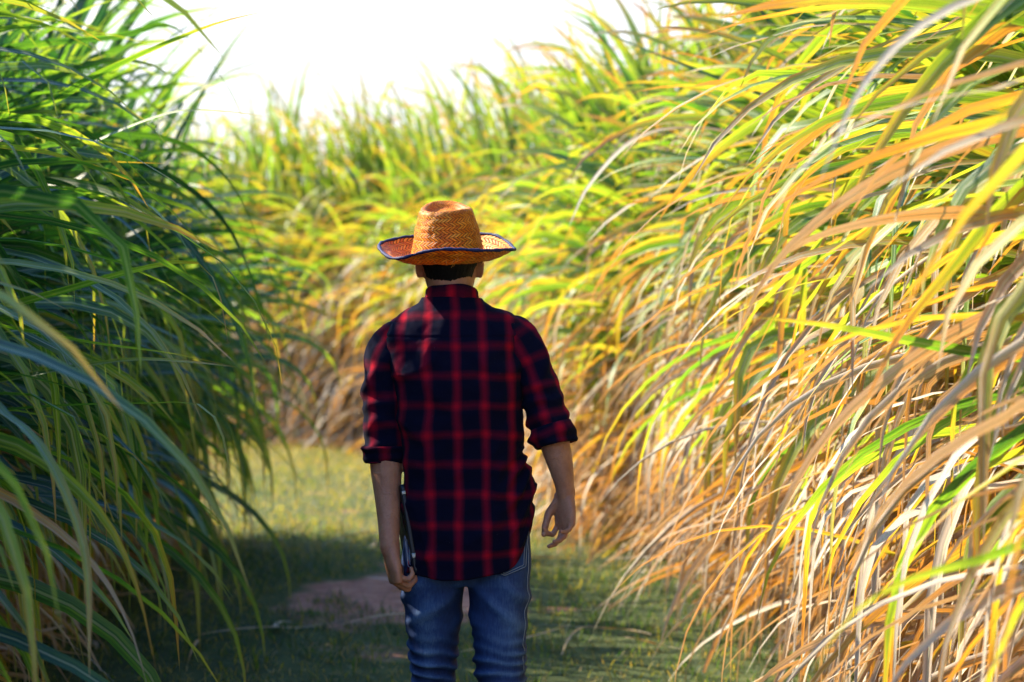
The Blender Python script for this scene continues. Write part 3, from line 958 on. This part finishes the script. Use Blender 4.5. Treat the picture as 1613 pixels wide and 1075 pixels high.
    tipsL = hand(sp, (lx(616), -.044, lz(856)), (.17, -.08, -1), (.93, .34, 0.1), (0, 1, 0), 1.02,
                 curls=((.75, 1.2, .9), (.85, 1.2, .9), (.95, 1.2, .9), (1.05, 1.2, .9)),
                 thumb=(((.85, .45, .35), (.8, .2, .6), (.7, .0, .7)), (.045, .034, .027)), spl=(.14, .03, -.08, -.20))
    me = sp.remesh(0.0028, 3, 'body')
    me.materials.append(M_SKIN)
    me.polygons.foreach_set('use_smooth', np.ones(len(me.polygons), dtype=bool))
    o = bpy.data.objects.new('body', me); COL.objects.link(o); o.parent = person
    for s in (-1, 1):
        e = capped_tube([(hx + s * .030, fy - .022, 1.577, .0118, .0118), (hx + s * .030, fy - .0215, 1.577, .0118, .0118)], 14, 4, (1, 0, 0))
        mesh_obj('eye', e[0], e[1], M_EYE, o)
    # nails on the open hand
    for pts, dv, a in tipsR:
        tip = pts[-1]; 
    return o


LEGS = [
    [(lx(684), .04, .86, .080, .088), (lx(682), .04, .76, .085, .094), (lx(681), .05, .65, .074, .086), (lx(681), .065, .56, .064, .076), (lx(681), .08, .46, .059, .068), (lx(680), .07, .34, .056, .066), (lx(679), .05, .20, .050, .056), (lx(678), .04, .08, .049, .055)],
    [(lx(787), .04, .86, .080, .088), (lx(786), .03, .76, .085, .094), (lx(786), .02, .65, .074, .086), (lx(788), .01, .56, .067, .078), (lx(790), .0, .46, .062, .070), (lx(790), -.06, .34, .058, .068), (lx(789), -.14, .21, .051, .058), (lx(788), -.20, .115, .050, .056)]]
body = build_body()


# ---- jeans
def build_jeans():
    sp = Soup()
    for path in LEGS: sp.add(closed(tube(path, 28, 60, ex=2.2)[0]))
    pel = [(.72, lx(735), .045, .096, .085), (.76, lx(735), .045, .150, .096), (.80, lx(735), .042, .162, .101), (.86, lx(735), .042, .160, .100), (.94, lx(733), .04, .152, .100), (.99, lx(733), .04, .150, .097)]
    P = catmull(np.array(pel), 24); n = len(P)
    R, _ = loft(np.stack([P[:, 1], P[:, 2], P[:, 0]], 1), P[:, 3], P[:, 4], np.repeat([[1, 0, 0]], n, 0), np.repeat([[0, 1, 0]], n, 0), 40, 2.3)
    sp.add(closed(R))
    me = sp.remesh(0.0055, 9, 'jeans')
    V, N = get_vn(me)
    D = np.zeros(len(V)); fade = np.zeros(len(V))
    for i, (x, y, z) in enumerate(V):
        legc = lx(681) if x < lx(733) else lx(788)
        sgn = 1 if x < lx(733) else -1
        ang = math.atan2(x - legc, -(y - .04))
        # creases that ring the knee
        kn = math.exp(-((z - .49) / .085) ** 2) + .5 * math.exp(-((z - .13) / .08) ** 2)
        ph = z * 185 + sgn * 1.3 + 2.2 * noise.noise((x * 9, y * 9, z * 7)) * 3 + ang * sgn * .9
        f1 = (0.5 + 0.5 * math.sin(ph)) ** 1.5
        m1 = 0.5 + 0.9 * noise.noise((x * 12 + 4, ang * .8, z * 9))
        # diagonal pulls from the crotch and the seat
        cr = math.exp(-((z - .67) / .07) ** 2)
        ph2 = (z * 62 - sgn * (x - lx(733)) * 55 + 2.5 * noise.noise((x * 7, y * 6, z * 6 + 3)))
        f2 = (0.5 + 0.5 * math.sin(ph2)) ** 2
        big = fbm((x * 7, y * 7, z * 4.5))
        D[i] = 0.014 * kn * f1 * max(-.2, m1 * 1.25 + .5 * noise.noise((x * 15 + sgn * 5, z * 12, 2.0))) + 0.009 * cr * f2 + 0.006 * big * (1 - float(sst(z, .70, .78)))
        fade[i] = max(0, .55 * math.exp(-((ang * sgn + .25) / .55) ** 2) * math.exp(-((z - .60) / .14) ** 2)) + .65 * kn * (f1 - .4) + .25 * cr * (f2 - .3) + .20  # wear fade, plus crease crests paled and hollows darkened to strengthen the folds
        if z > .72: fade[i] += .12
    set_v(me, V + N * D[:, None])
    a = me.attributes.new('fab', 'FLOAT_COLOR', 'POINT')
    A = np.zeros((len(V), 4), np.float32); A[:, 2] = np.clip(fade, 0, 1); A[:, 3] = 1
    a.data.foreach_set('color', A.ravel())
    me.materials.append(M_DENIM)
    me.polygons.foreach_set('use_smooth', np.ones(len(me.polygons), dtype=bool))
    o = bpy.data.objects.new('jeans', me); COL.objects.link(o); o.parent = person
    bv = BVHTree.FromPolygons([v.co[:] for v in me.vertices], [p.vertices[:] for p in me.polygons])
    def proj(x, z, off):
        for k in range(40):                       # slide in from beyond the hip until the ray meets cloth
            h = bv.ray_cast(Vector((x, -1, z)), Vector((0, 1, 0)))
            if h[0] and h[1].y < -.12: return h[0] + h[1] * off
            x += .002 if x < lx(733) else -.002
        return Vector((x, -.05, z))
    def stitch(pts, name='seam', r=.0011, mat=M_STITCH):
        q = [proj(x, z, .0012) for x, z in pts]
        VF = closed(tube([(a.x, a.y, a.z, r, r) for a in q], 6, max(8, len(q) * 3), (0, 1, .2))[0])
        return VF
    # back pockets: thin patches that follow the seat
    for cxp, nm in ((677, 'L'), (795, 'R')):
        cx = lx(cxp); wd = .060; zt, zb = .845, .765
        nx_, nz_ = 18, 18
        G_, out = [], []
        for j in range(nz_):
            for i in range(nx_):
                u_, v_ = i / (nx_ - 1) * 2 - 1, j / (nz_ - 1)
                zz = zt + (zb - zt) * v_ - (0.018 * (1 - abs(u_)) * v_)
                xx = cx + u_ * wd * (1 - .10 * v_)
                out.append(proj(xx, zz, .0035 if (0 < i < nx_ - 1 and 0 < j < nz_ - 1) else -.001))
        A = np.zeros((len(out), 4)); A[:, 2] = .42; A[:, 3] = 1
        pk = mesh_obj('back_pocket', np.array([list(q) for q in out]), ring_faces(nz_, nx_, False), M_DENIM, o, {'fab': A})
        bvp = [(cx - wd * .93, zt - .004), (cx - wd * .86, zb + .008), (cx, zb - .011), (cx + wd * .86, zb + .008), (cx + wd * .93, zt - .004)]
        for inset in (0, .006):
            pts = [(cx + (x - cx) * (1 - inset / wd), z + inset * .8) for x, z in bvp]
            dense = []
            for (x0, z0), (x1, z1) in zip(pts[:-1], pts[1:]):
                for t in np.linspace(0, 1, 6)[:-1]: dense.append((x0 + (x1 - x0) * t, z0 + (z1 - z0) * t))
            dense.append(pts[-1])
            q = [proj(x, z, .0042) for x, z in dense]
            VF = closed(tube([(a.x, a.y, a.z, .0010, .0010) for a in q], 5, len(q) * 2, (0, 1, .2))[0])
            mesh_obj('stitching', VF[0], VF[1], M_STITCH, o)
    zs = np.linspace(.90, .745, 12)
    VF = stitch([(lx(734), z) for z in zs]); mesh_obj('seat_seam', VF[0], VF[1], M_STITCH, o)
    # outseam stitching, seen at the right hip
    zs = np.linspace(.90, .50, 24)
    def side_x(z): 
        for k in range(60):
            x = lx(845) - k * .0025
            if bv.ray_cast(Vector((x, -1, z)), Vector((0, 1, 0)))[0]: return x - .007
        return lx(830)
    VF = stitch([(side_x(z), z) for z in zs]); mesh_obj('side_seam', VF[0], VF[1], M_STITCH, o)
    return o
jeans = build_jeans()


# ---- shoes
def build_shoes():
    for path, pitch in ((LEGS[0], 0.0), (LEGS[1], 0.42)):
        x, y, z = path[-1][:3]
        R = []
        prof = [(-.075, .03, .028, .030), (-.06, .045, .036, .045), (-.02, .052, .038, .052), (.04, .045, .042, .045), (.10, .034, .047, .034), (.15, .028, .045, .028), (.19, .022, .030, .020), (.205, .018, .012, .012)]
        P = catmull(np.array(prof), 24)
        n = len(P)
        C = np.stack([np.full(n, x), y + P[:, 0], P[:, 1] + .004], 1)
        R, _ = loft(C, P[:, 2], P[:, 3], np.repeat([[1, 0, 0]], n, 0), np.repeat([[0, 0, 1]], n, 0), 20, 2.6)
        V, F = closed(R)
        # trailing foot stands on its toes
        py0, ang = y + .12, -pitch
        c, s = math.cos(ang), math.sin(ang)
        V = V.copy(); dy, dz = V[:, 1] - py0, V[:, 2] - 0.0
        V[:, 1] = py0 + dy * c - dz * s; V[:, 2] = dy * s + dz * c
        V[:, 2] += -V[:, 2].min()
        mesh_obj('shoe', V, F, M_SHOE, person)
build_shoes()


# ---- shirt
def fabric_mesh(R, U, Vv, name, parent, mat=M_PLAID):
    n, m, _ = R.shape
    # explicit seam column so the pattern does not smear
    R2 = np.concatenate([R, R[:, :1]], 1)
    U2 = np.concatenate([U, U[:, :1] + (U[:, -1:] - U[:, -2:-1]) + (U[:, -1:] - U[:, :1])], 1)
    V2 = np.concatenate([Vv, Vv[:, :1]], 1)
    A = np.stack([U2, V2, np.zeros_like(U2), np.ones_like(U2)], -1)
    return mesh_obj(name, R2.reshape(-1, 3), ring_faces(n, m + 1, False), mat, parent, {'fab': A.reshape(-1, 4)})


def ring_normals(R):
    du = np.roll(R, -1, 1) - np.roll(R, 1, 1)
    dv = np.gradient(R, axis=0)
    N = np.cross(du, dv)
    N /= np.linalg.norm(N, axis=2)[..., None] + 1e-9
    c = R.mean(1, keepdims=True)
    sg = np.sign((N * (R - c)).sum(2).mean())
    return N * sg


def build_shirt():
    # torso: left px, right px, py -> rings
    T = [(639, 839, 925, .127), (639, 840, 880, .127), (638, 840, 840, .124), (638, 836, 790, .116), (636, 828, 740, .113), (630, 823, 680, .117), (622, 822, 620, .122), (614, 823, 575, .124),
         (608, 826, 545, .119), (606, 826, 525, .110), (612, 820, 508, .097), (628, 806, 494, .083), (644, 786, 484, .073), (656, 768, 476, .067), (662, 760, 468, .064)]
    rows_ = [(lx((a + b) / 2), lz(py), (b - a) / 1200.0, d, float(np.interp(py, [468, 520, 600, 760, 925], [.052, .045, .032, .03, .032]))) for a, b, py, d in T]
    P = catmull(np.array(rows_), 190)
    n, m = len(P), 220
    C = np.stack([P[:, 0], P[:, 4], P[:, 1]], 1)
    R, th = loft(C, P[:, 2], P[:, 3], np.repeat([[1, 0, 0]], n, 0), np.repeat([[0, 1, 0]], n, 0), m, 2.35)
    # sloping shoulders: lower the yoke towards the arms
    top = sst(R[..., 2], 1.33, 1.47)
    # arc length from the back centre
    j0 = m // 2
    seg = np.linalg.norm(np.roll(R, -1, 1) - R, axis=2)
    cum = np.concatenate([np.zeros((n, 1)), np.cumsum(seg, 1)[:, :-1]], 1)
    U = cum - cum[:, j0:j0 + 1]
    # blend so that the stripes stay vertical: pin them to x on the back
    xb = R[..., 0] - lx(720)
    back = (np.abs(th)[None] < 1.25)
    U = np.where(np.abs(th)[None] < 1.1, 0.35 * U + 0.65 * xb * 1.02, U + (0.35 * 0 + 0) )
    # keep U continuous outside the back window
    for i in range(n):
        jl = np.where(np.abs(th) < 1.1)[0]
        a, b = jl[0], jl[-1]
        U[i, :a] += U[i, a] - seg[i, a] - U[i, a - 1]
        U[i, b + 1:] += U[i, b] + seg[i, b] - U[i, b + 1]
    Vv = R[..., 2] - 1.272 + 0.0125
    N = ring_normals(R)
    D = np.zeros((n, m)); dz = np.zeros((n, m)); du_ = np.zeros((n, m))
    for i in range(n):
        for j in range(m):
            x, y, z = R[i, j]
            t = th[j]
            if abs(t) > 2.4: continue
            # soft vertical drapes, stronger towards the hem
            k = 1.0 - sst(z, .85, 1.38) * .8
            dr = noise.noise((x * 11 + .3 * z, 2.0, z * 1.7)) * .011 * k
            # bunching above the right hip
            wr = math.exp(-((x - lx(818)) / .055) ** 2 - ((z - lz(765)) / .10) ** 2)
            ph = z * 95 - (x - lx(830)) * 60 + 2.2 * noise.noise((x * 9, y * 5, z * 8))
            b1 = wr * .010 * (.5 + .5 * math.sin(ph)) ** 1.4
            # folds running from the arm pits over the shoulder blades
            fo = 0.0
            for ax, sg in ((lx(618), 1), (lx(822), -1)):
                dxx, dzz = (x - ax) * sg, z - lz(575)
                q = math.exp(-(dxx / .075) ** 2 - (dzz / .10) ** 2)
                fo += q * .006 * (.5 + .5 * math.sin((dxx * 70 + dzz * 75) + 1.5 * noise.noise((x * 10, z * 10, 4)))) ** 1.6
            # long diagonal waist folds
            wa = math.exp(-((z - lz(720)) / .13) ** 2)
            d2 = wa * .009 * noise.noise((x * 5 + z * 6, 7.0, z * 15 - x * 5)) 
            sm = .0055 * fbm((x * 16, y * 8, z * 14))
            rg = 1 - abs(noise.noise((x * 5.5 + z * 3.2, 1.3, z * 5.0 - x * 3.0)))
            rg2 = 1 - abs(noise.noise((x * 6.5 - z * 4.5, 6.3, z * 5.5 + x * 4.0)))
            rr_ = (.009 * rg ** 5 + .007 * rg2 ** 6) * (.35 + .65 * float(sst(abs(x - lx(730)), .02, .13))) * (1 - .6 * float(sst(z, 1.33, 1.42)))
            D[i, j] = dr + b1 + fo + d2 + sm + rr_ - .004
            du_[i, j] = (rr_ + fo + b1) * .55
            # horizontal bands sag and tilt with the cloth
            dz[i, j] = .006 * noise.noise((x * 4, 3.0, z * 3)) + wr * .010
    # yoke seam and centre box pleat
    zy = lz(531)
    seam = np.exp(-((R[..., 2] - zy) / .0025) ** 2) * (np.abs(th)[None] < 1.6)
    D -= .0012 * seam
    D += .0014 * sst(R[..., 2], zy - .001, zy + .004) * (np.abs(th)[None] < 1.7)
    R = R + N * D[..., None]
    Vv = Vv + dz + du_ * .7
    U = U + du_
    # shaped hem: low at the back and front, cut up at the sides
    hem = np.interp(th, [-3.15, -2.6, -1.9, -1.6, -1.25, -.8, 0, .45, .75, 1.0, 1.25, 1.45, 1.57, 1.9, 2.6, 3.15],
                    [lz(902), lz(900), lz(888), lz(892), lz(901), lz(905), lz(906), lz(900), lz(886), lz(864), lz(834), lz(818), lz(816), lz(850), lz(900), lz(902)])
    hem = hem + .004 * np.sin(th * 5)
    zmin = R[..., 2].min()
    w_ = sst(R[..., 2], 1.12, .74)
    low = R[0, :, 2]
    newz = R[..., 2] + (hem[None] - low[None]) * np.clip((1.10 - R[..., 2]) / (1.10 - low[None]), 0, 1)
    Vv = Vv + (newz - R[..., 2])
    R[..., 2] = newz
    # turn the hem inside
    N = ring_normals(R)
    inn = R[0] - N[0] * .004
    inn2 = R[3] - N[3] * .006
    R = np.concatenate([inn2[None], inn[None], R], 0)
    U = np.concatenate([U[3:4], U[:1], U], 0); Vv = np.concatenate([Vv[3:4], Vv[:1], Vv], 0)
    shirt = fabric_mesh(R, U, Vv, 'shirt', person)
    # hem stitch
    # sleeves
    def sleeve(path, name, cuff_len, seed, bulge):
        n, m = 120, 72
        R, C, T = tube(path, m, n)
        th = np.linspace(-math.pi, math.pi, m, endpoint=False)
        d = np.r_[0, np.cumsum(np.linalg.norm(np.diff(C, axis=0), axis=1))]
        N = ring_normals(R)
        rad = np.linalg.norm(R - C[:, None], axis=2)
        L = d[-1]
        D = np.zeros((n, m))
        for i in range(n):
            s = d[i] / L
            for j in range(m):
                x, y, z = R[i, j]
                a = th[j]
                low = sst(s, .42, .80)
                ph = d[i] * 118 + 1.3 * math.sin(a + seed) + 2.6 * noise.noise((math.sin(a) * 1.2, math.cos(a) * 1.2, d[i] * 14 + seed))
                D[i, j] = low * .0125 * (.5 + .5 * math.sin(ph)) ** 1.5 * (.55 + .8 * noise.noise((math.sin(a), math.cos(a), d[i] * 8 + seed * 3)))
                ph2 = a * 3.2 + d[i] * 42 + seed + 1.5 * noise.noise((x * 8, y * 8, z * 8))
                D[i, j] += (1 - low) * sst(s, .08, .2) * .009 * (.5 + .5 * math.sin(ph2)) ** 2
                D[i, j] += .003 * fbm((x * 22, y * 22, z * 22 + seed))
        R = R + N * D[..., None]
        U = th[None] * rad.mean() + 0 * R[..., 0] + .02 * seed
        V = -(d[:, None] + 0 * R[..., 0]) + .03
        # inner return so the opening has thickness
        R = np.concatenate([R, (R[-1] - N[-1] * .012)[None], (R[-5] - N[-5] * .014)[None]], 0)
        U = np.concatenate([U, U[-1:], U[-1:]], 0); V = np.concatenate([V, V[-1:], V[-5:-4]], 0)
        sl = fabric_mesh(R, U, V, 'sleeve', shirt)
        # rolled cuff: a band with a rounded lip
        k = np.where(d > L - cuff_len)[0]
        k = k[::2]
        Rc = []
        for q, i in enumerate(k):
            f = q / (len(k) - 1)
            prof = .0035 + .0042 * math.sin(math.pi * min(1, f * 1.05)) ** .5 + .0025 * math.sin(f * 9 + seed)
            Rc.append(C[i] + (R[i] - C[i]) * 1.0 + N[i] * (prof + .0018 * np.sin(th * 3 + f * 4 + seed))[:, None])
        Rc = [R[k[0]] - N[k[0]] * .004] + Rc + [Rc[-1] - N[k[-1]] * .004 + T[k[-1]] * .005, R[-3] - N[-1] * .011 + T[-1] * .003, R[-8] - N[-1] * .014]
        Rc = np.array(Rc)
        dc = np.r_[0, np.cumsum(np.linalg.norm(np.diff(Rc.mean(1), axis=0), axis=1))]
        Uc = th[None] * rad.mean() + 0 * Rc[..., 0] + .043 + .02 * seed
        Vc = dc[:, None] * 1.0 + 0 * Uc + .01 * np.sin(th)[None] + seed * .017
        fabric_mesh(Rc, Uc, Vc, 'rolled_cuff', shirt)
    sleeve([(lx(672), .045, lz(522), .026, .036), (lx(645), .045, lz(521), .040, .052), (lx(620), .045, lz(537), .047, .058), (lx(606), .045, lz(566), .051, .061), (lx(603), .042, lz(600), .052, .059), (lx(603), .040, lz(650), .054, .059), (lx(605), .038, lz(695), .053, .057), (lx(605), .036, lz(730), .050, .053)],
           'l', .046, 1.3, 1)
    sleeve([(lx(760), .045, lz(516), .026, .036), (lx(788), .043, lz(515), .040, .052), (lx(813), .039, lz(532), .047, .058), (lx(831), .033, lz(563), .051, .061), (lx(845), .025, lz(600), .051, .058), (lx(859), .012, lz(645), .052, .058), (lx(869), .002, lz(678), .053, .057), (lx(874), -.004, lz(700), .050, .053)],
           'r', .050, 4.1, -1)
    # collar: stand and fold
    m = 90
    th = np.linspace(-math.pi, math.pi, m, endpoint=False)
    cy, cxx = .056, lx(711)
    def cr(z, a, b, front_drop, yo=0.0, flare=0.0):
        f = .5 - .5 * np.cos(th)                        # 0 back, 1 front
        return np.stack([cxx + np.sin(th) * (a + flare * f), cy + yo - np.cos(th) * (b + flare * f), z - front_drop * f ** 1.4 + .0015 * np.sin(th * 4)], 1)
    zt = lz(448)
    Rg = np.array([cr(lz(484), .079, .068, .055, 0), cr(lz(481), .0805, .0695, .055), cr(lz(470), .0755, .067, .05), cr(lz(458), .0715, .0655, .045), cr(zt - .003, .0695, .0645, .042), cr(zt, .0665, .062, .042), cr(zt - .004, .0635, .059, .042), cr(lz(462), .064, .059, .045), cr(lz(480), .066, .060, .05)])
    Rg = np.stack([catmull(Rg[:, j], 30) for j in range(m)], 1)
    for i in range(30):
        for j in range(m):
            x, y, z = Rg[i, j]
            Rg[i, j] += np.array([math.sin(th[j]), -math.cos(th[j]), 0]) * .003 * fbm((x * 20, y * 20, z * 20))
    s_ = np.linspace(0, .075, 30)
    U = th[None] * .07 + 0 * Rg[..., 0]
    V = -s_[:, None] + 0 * U + .035
    fabric_mesh(Rg, U, V, 'collar', shirt)
    return shirt
shirt = build_shirt()


# ---- hair
def build_hair():
    hx = -0.022
    n, m = 46, 150
    th = np.linspace(-math.pi, math.pi, m, endpoint=False)
    z = np.linspace(0, 1, n)
    R = np.zeros((n, m, 3))
    hd = np.array([(1.50, .105, .060, .078), (1.53, .090, .068, .094), (1.565, .082, .0735, .101), (1.60, .082, .074, .098), (1.635, .084, .072, .094), (1.66, .086, .062, .082), (1.68, .088, .045, .060), (1.692, .088, .020, .03)])
    for j, t in enumerate(th):
        at_ = abs(t)
        z0 = np.interp(at_, [0, .35, .75, 1.05, 1.25, 1.5, 1.9, 2.4, 3.15], [1.512, 1.514, 1.522, 1.530, 1.560, 1.562, 1.545, 1.60, 1.625])
        z0 += .0035 * noise.noise((t * 14, 1.0, 2.0)) + .0025 * noise.noise((t * 45, 4.0, 2.0))
        for i in range(n):
            zz = z0 + (1.694 - z0) * z[i]
            cy, a, b = [np.interp(zz, hd[:, 0], hd[:, k]) for k in (1, 2, 3)]
            if zz < 1.56: b = np.interp(zz, [1.50, 1.53, 1.56], [.062, .085, .1]); cy = np.interp(zz, [1.50, 1.53, 1.56], [.072, .079, .082])
            th_ = .0015 + .009 * sst(z[i], 0, .28) * (1 - .8 * sst(zz, 1.565, 1.60)) + .0022 * noise.noise((t * 22, zz * 50, 3)) + .0022 * noise.noise((t * 70, zz * 30, 8))
            R[i, j] = (hx + math.sin(t) * (a + th_), cy - math.cos(t) * (b + th_), zz)
    R = np.concatenate([(R[0] + (np.array([hx, .08, 0]) - R[0]) * np.array([.10, .10, 0]) )[None], R], 0)
    V, F = closed(R)
    mesh_obj('hair', V, F, M_HAIR, person)
build_hair()


# ---- straw hat
def build_hat():
    hat = empty('straw_hat', (lx(703), .085, 1.588))
    hat.parent = person
    hat.rotation_euler = (math.radians(9.5), math.radians(-1.0), 0)
    m = 128
    th = np.linspace(-math.pi, math.pi, m, endpoint=False)
    s, c = np.sin(th), -np.cos(th)
    # crown profile: a, b, z, slope of the rim towards the front
    pr = [(.0985, .113, -.004, 0), (.0960, .111, .012, 0), (.0920, .106, .035, 0), (.0870, .097, .062, 0), (.0815, .091, .086, .002), (.0755, .085, .109, .004), (.0705, .079, .123, .006), (.0655, .073, .130, .008), (.0590, .067, .131, .008),
          (.050, .057, .124, .007), (.041, .047, .116, .006), (.028, .032, .112, .004), (.012, .014, .114, .003), (.0015, .002, .115, .003)]
    P = catmull(np.array(pr), 70)
    R = np.zeros((len(P), m, 3)); U = np.zeros((len(P), m)); V = np.zeros((len(P), m))
    dist = np.r_[0, np.cumsum(np.hypot(np.diff(P[:, 0]), np.diff(P[:, 2])))]
    for i, (a, b, z, sl) in enumerate(P):
        k = sst(z, .06, .13)
        pinch = 1 - .05 * k * np.exp(-((np.abs(th) - 2.2) / .45) ** 2)
        R[i, :, 0] = s * a * pinch; R[i, :, 1] = c * b * pinch; R[i, :, 2] = z + sl * c + .0035 * k * np.sin(th * 2 + .6)
        for j in range(m):
            q = R[i, j]
            d_ = .0022 * noise.noise(tuple(q * 35)) + .0012 * noise.noise(tuple(q * 120))
            R[i, j, 0] += s[j] * d_; R[i, j, 1] += c[j] * d_; R[i, j, 2] += .6 * d_
        U[i] = th * .0865; V[i] = dist[i]
    A = np.stack([U, V, 0 * U, 0 * U + 1], -1)
    R2 = np.concatenate([R, R[:, :1]], 1); A2 = np.concatenate([A, A[:, :1]], 1); A2[:, -1, 0] = math.pi * .0865
    mesh_obj('hat_crown', R2.reshape(-1, 3), ring_faces(len(P), m + 1, False), M_STRAW, hat, {'fab': A2.reshape(-1, 4)})
    # brim, two skins with a rounded edge
    nb = 44
    t = np.linspace(0, 1, nb)
    Rt = np.zeros((nb, m, 3))
    for j in range(m):
        edge = .037 - .004 * math.cos(th[j]) + .006 * math.cos(2 * th[j]) - .013 * math.exp(-((th[j] + .85) / .38) ** 2) + .005 * math.exp(-((th[j] + 1.9) / .4) ** 2) - .009 * math.exp(-((th[j] - 1.75) / .5) ** 2) + .004 * math.sin(th[j] * 3 + .8) + .0025 * math.sin(th[j] * 5 + 2)
        ax = .181 * (1 + .006 * math.sin(th[j] * 3)); bx = .186
        for i in range(nb):
            a = .096 + (ax - .096) * t[i]; b = .106 + (bx - .106) * t[i]
            z = -.004 - .008 * math.sin(math.pi * min(1, t[i] * 1.5)) * .6 + edge * t[i] ** 2.1
            x_, y_ = s[j] * a, c[j] * b
            z += .0022 * noise.noise((x_ * 28, y_ * 28, 2)) + .0011 * noise.noise((x_ * 110, y_ * 110, 5))
            Rt[i, j] = (x_, y_, z)
    Rb = Rt.copy(); Rb[..., 2] -= .0028
    Rr = np.concatenate([Rb, Rt[::-1]], 0)
    tt = np.concatenate([t, t[::-1]])
    U = np.repeat(th[None] * .14, 2 * nb, 0); Vv = np.repeat((tt * .085)[:, None], m, 1)
    A = np.stack([U, Vv, 0 * U, 0 * U + 1], -1)
    R2 = np.concatenate([Rr, Rr[:, :1]], 1); A2 = np.concatenate([A, A[:, :1]], 1); A2[:, -1, 0] = math.pi * .14
    mesh_obj('hat_brim', R2.reshape(-1, 3), ring_faces(2 * nb, m + 1, False), M_STRAW, hat, {'fab': A2.reshape(-1, 4)})
    # navy binding round the brim
    E = (Rt[-1] + Rb[-1]) / 2
    q = 10
    ph = np.linspace(0, 2 * math.pi, q, endpoint=False)
    rad = np.stack([s, c, 0 * s], 1)
    wob = .0042 + .0007 * np.sin(th * 17) + .0005 * np.sin(th * 31)
    W = E[:, None] + (rad[:, None] * (np.cos(ph)[None] * (wob[:, None] + .0005))[..., None]) + np.array([0, 0, 1.0])[None, None] * (np.sin(ph)[None] * wob[:, None])[..., None]
    W = np.concatenate([W, W[:1]], 0)
    mesh_obj('hat_binding', W.reshape(-1, 3), ring_faces(m + 1, q), M_TRIM, hat)
    # frayed straw ends under the back of the brim
    rs = np.random.RandomState(4)
    m_f = plain('loose_straw', (0.72, 0.34, 0.08), 0.5, 0.4)
    for k in range(9):
        a = rs.uniform(-1.0, 1.0) if k > 3 else rs.normal(.18, .03)
        r0 = rs.uniform(.12, .175)
        p = np.array([math.sin(a) * r0, -math.cos(a) * r0, -.004 + .03 * ((r0 - .1) / .085) ** 2.1 - .003])
        d_ = np.array([rs.normal(0, .6), rs.normal(-.4, .4), rs.normal(-.7, .3)]); d_ /= np.linalg.norm(d_)
        L = rs.uniform(.006, .016)
        V, F = closed(tube([(*p, .0009, .0005), (*(p + d_ * L * .5), .0008, .0005), (*(p + d_ * L + [0, 0, -.002]), .0003, .0003)], 4, 5, (.3, .5, .8))[0])
        mesh_obj('frayed_straw', V, F, m_f, hat)
build_hat()


# ---- tablet held against the thigh
def build_tablet():
    root = empty('tablet_computer', (PX + lx(637), PY + .035, lz(838)))
    tag(root, 'dark slim tablet computer held upright against the hip in the lowered hand', 'tablet')
    def rbox(w, d, h, r, name, mat, parent, off=(0, 0, 0), bev=.002):
        bm = bmesh.new()
        bmesh.ops.create_cube(bm, size=1)
        for v in bm.verts: v.co = (v.co.x * w, v.co.y * d, v.co.z * h)
        ed = [e for e in bm.edges if abs((e.verts[0].co - e.verts[1].co).normalized().x) > .9]
        bmesh.ops.bevel(bm, geom=ed, offset=r, segments=6, affect='EDGES', profile=.5)
        bmesh.ops.bevel(bm, geom=[e for e in bm.edges if e.calc_face_angle(0) > .8], offset=bev, segments=3, affect='EDGES', profile=.5)
        me = bpy.data.meshes.new(name); bm.to_mesh(me); bm.free()
        for v in me.vertices: v.co = v.co + Vector(off)
        me.materials.append(mat)
        me.polygons.foreach_set('use_smooth', np.ones(len(me.polygons), dtype=bool))
        o = bpy.data.objects.new(name, me); COL.objects.link(o); o.parent = parent
        return o
    rbox(.010, .165, .235, .012, 'case', M_TABLET, root)
    rbox(.002, .150, .215, .006, 'screen', M_GLASS, root, (-.0052, 0, 0), .0008)
    rbox(.0106, .010, .014, .003, 'corner_clip', M_METAL, root, (.0, -.0785, -.070), .001)
    rbox(.0106, .006, .010, .002, 'button', M_METAL, root, (.0, -.0805, .095), .001)
    root.rotation_euler = (math.radians(-9), math.radians(-8), math.radians(13))
build_tablet()
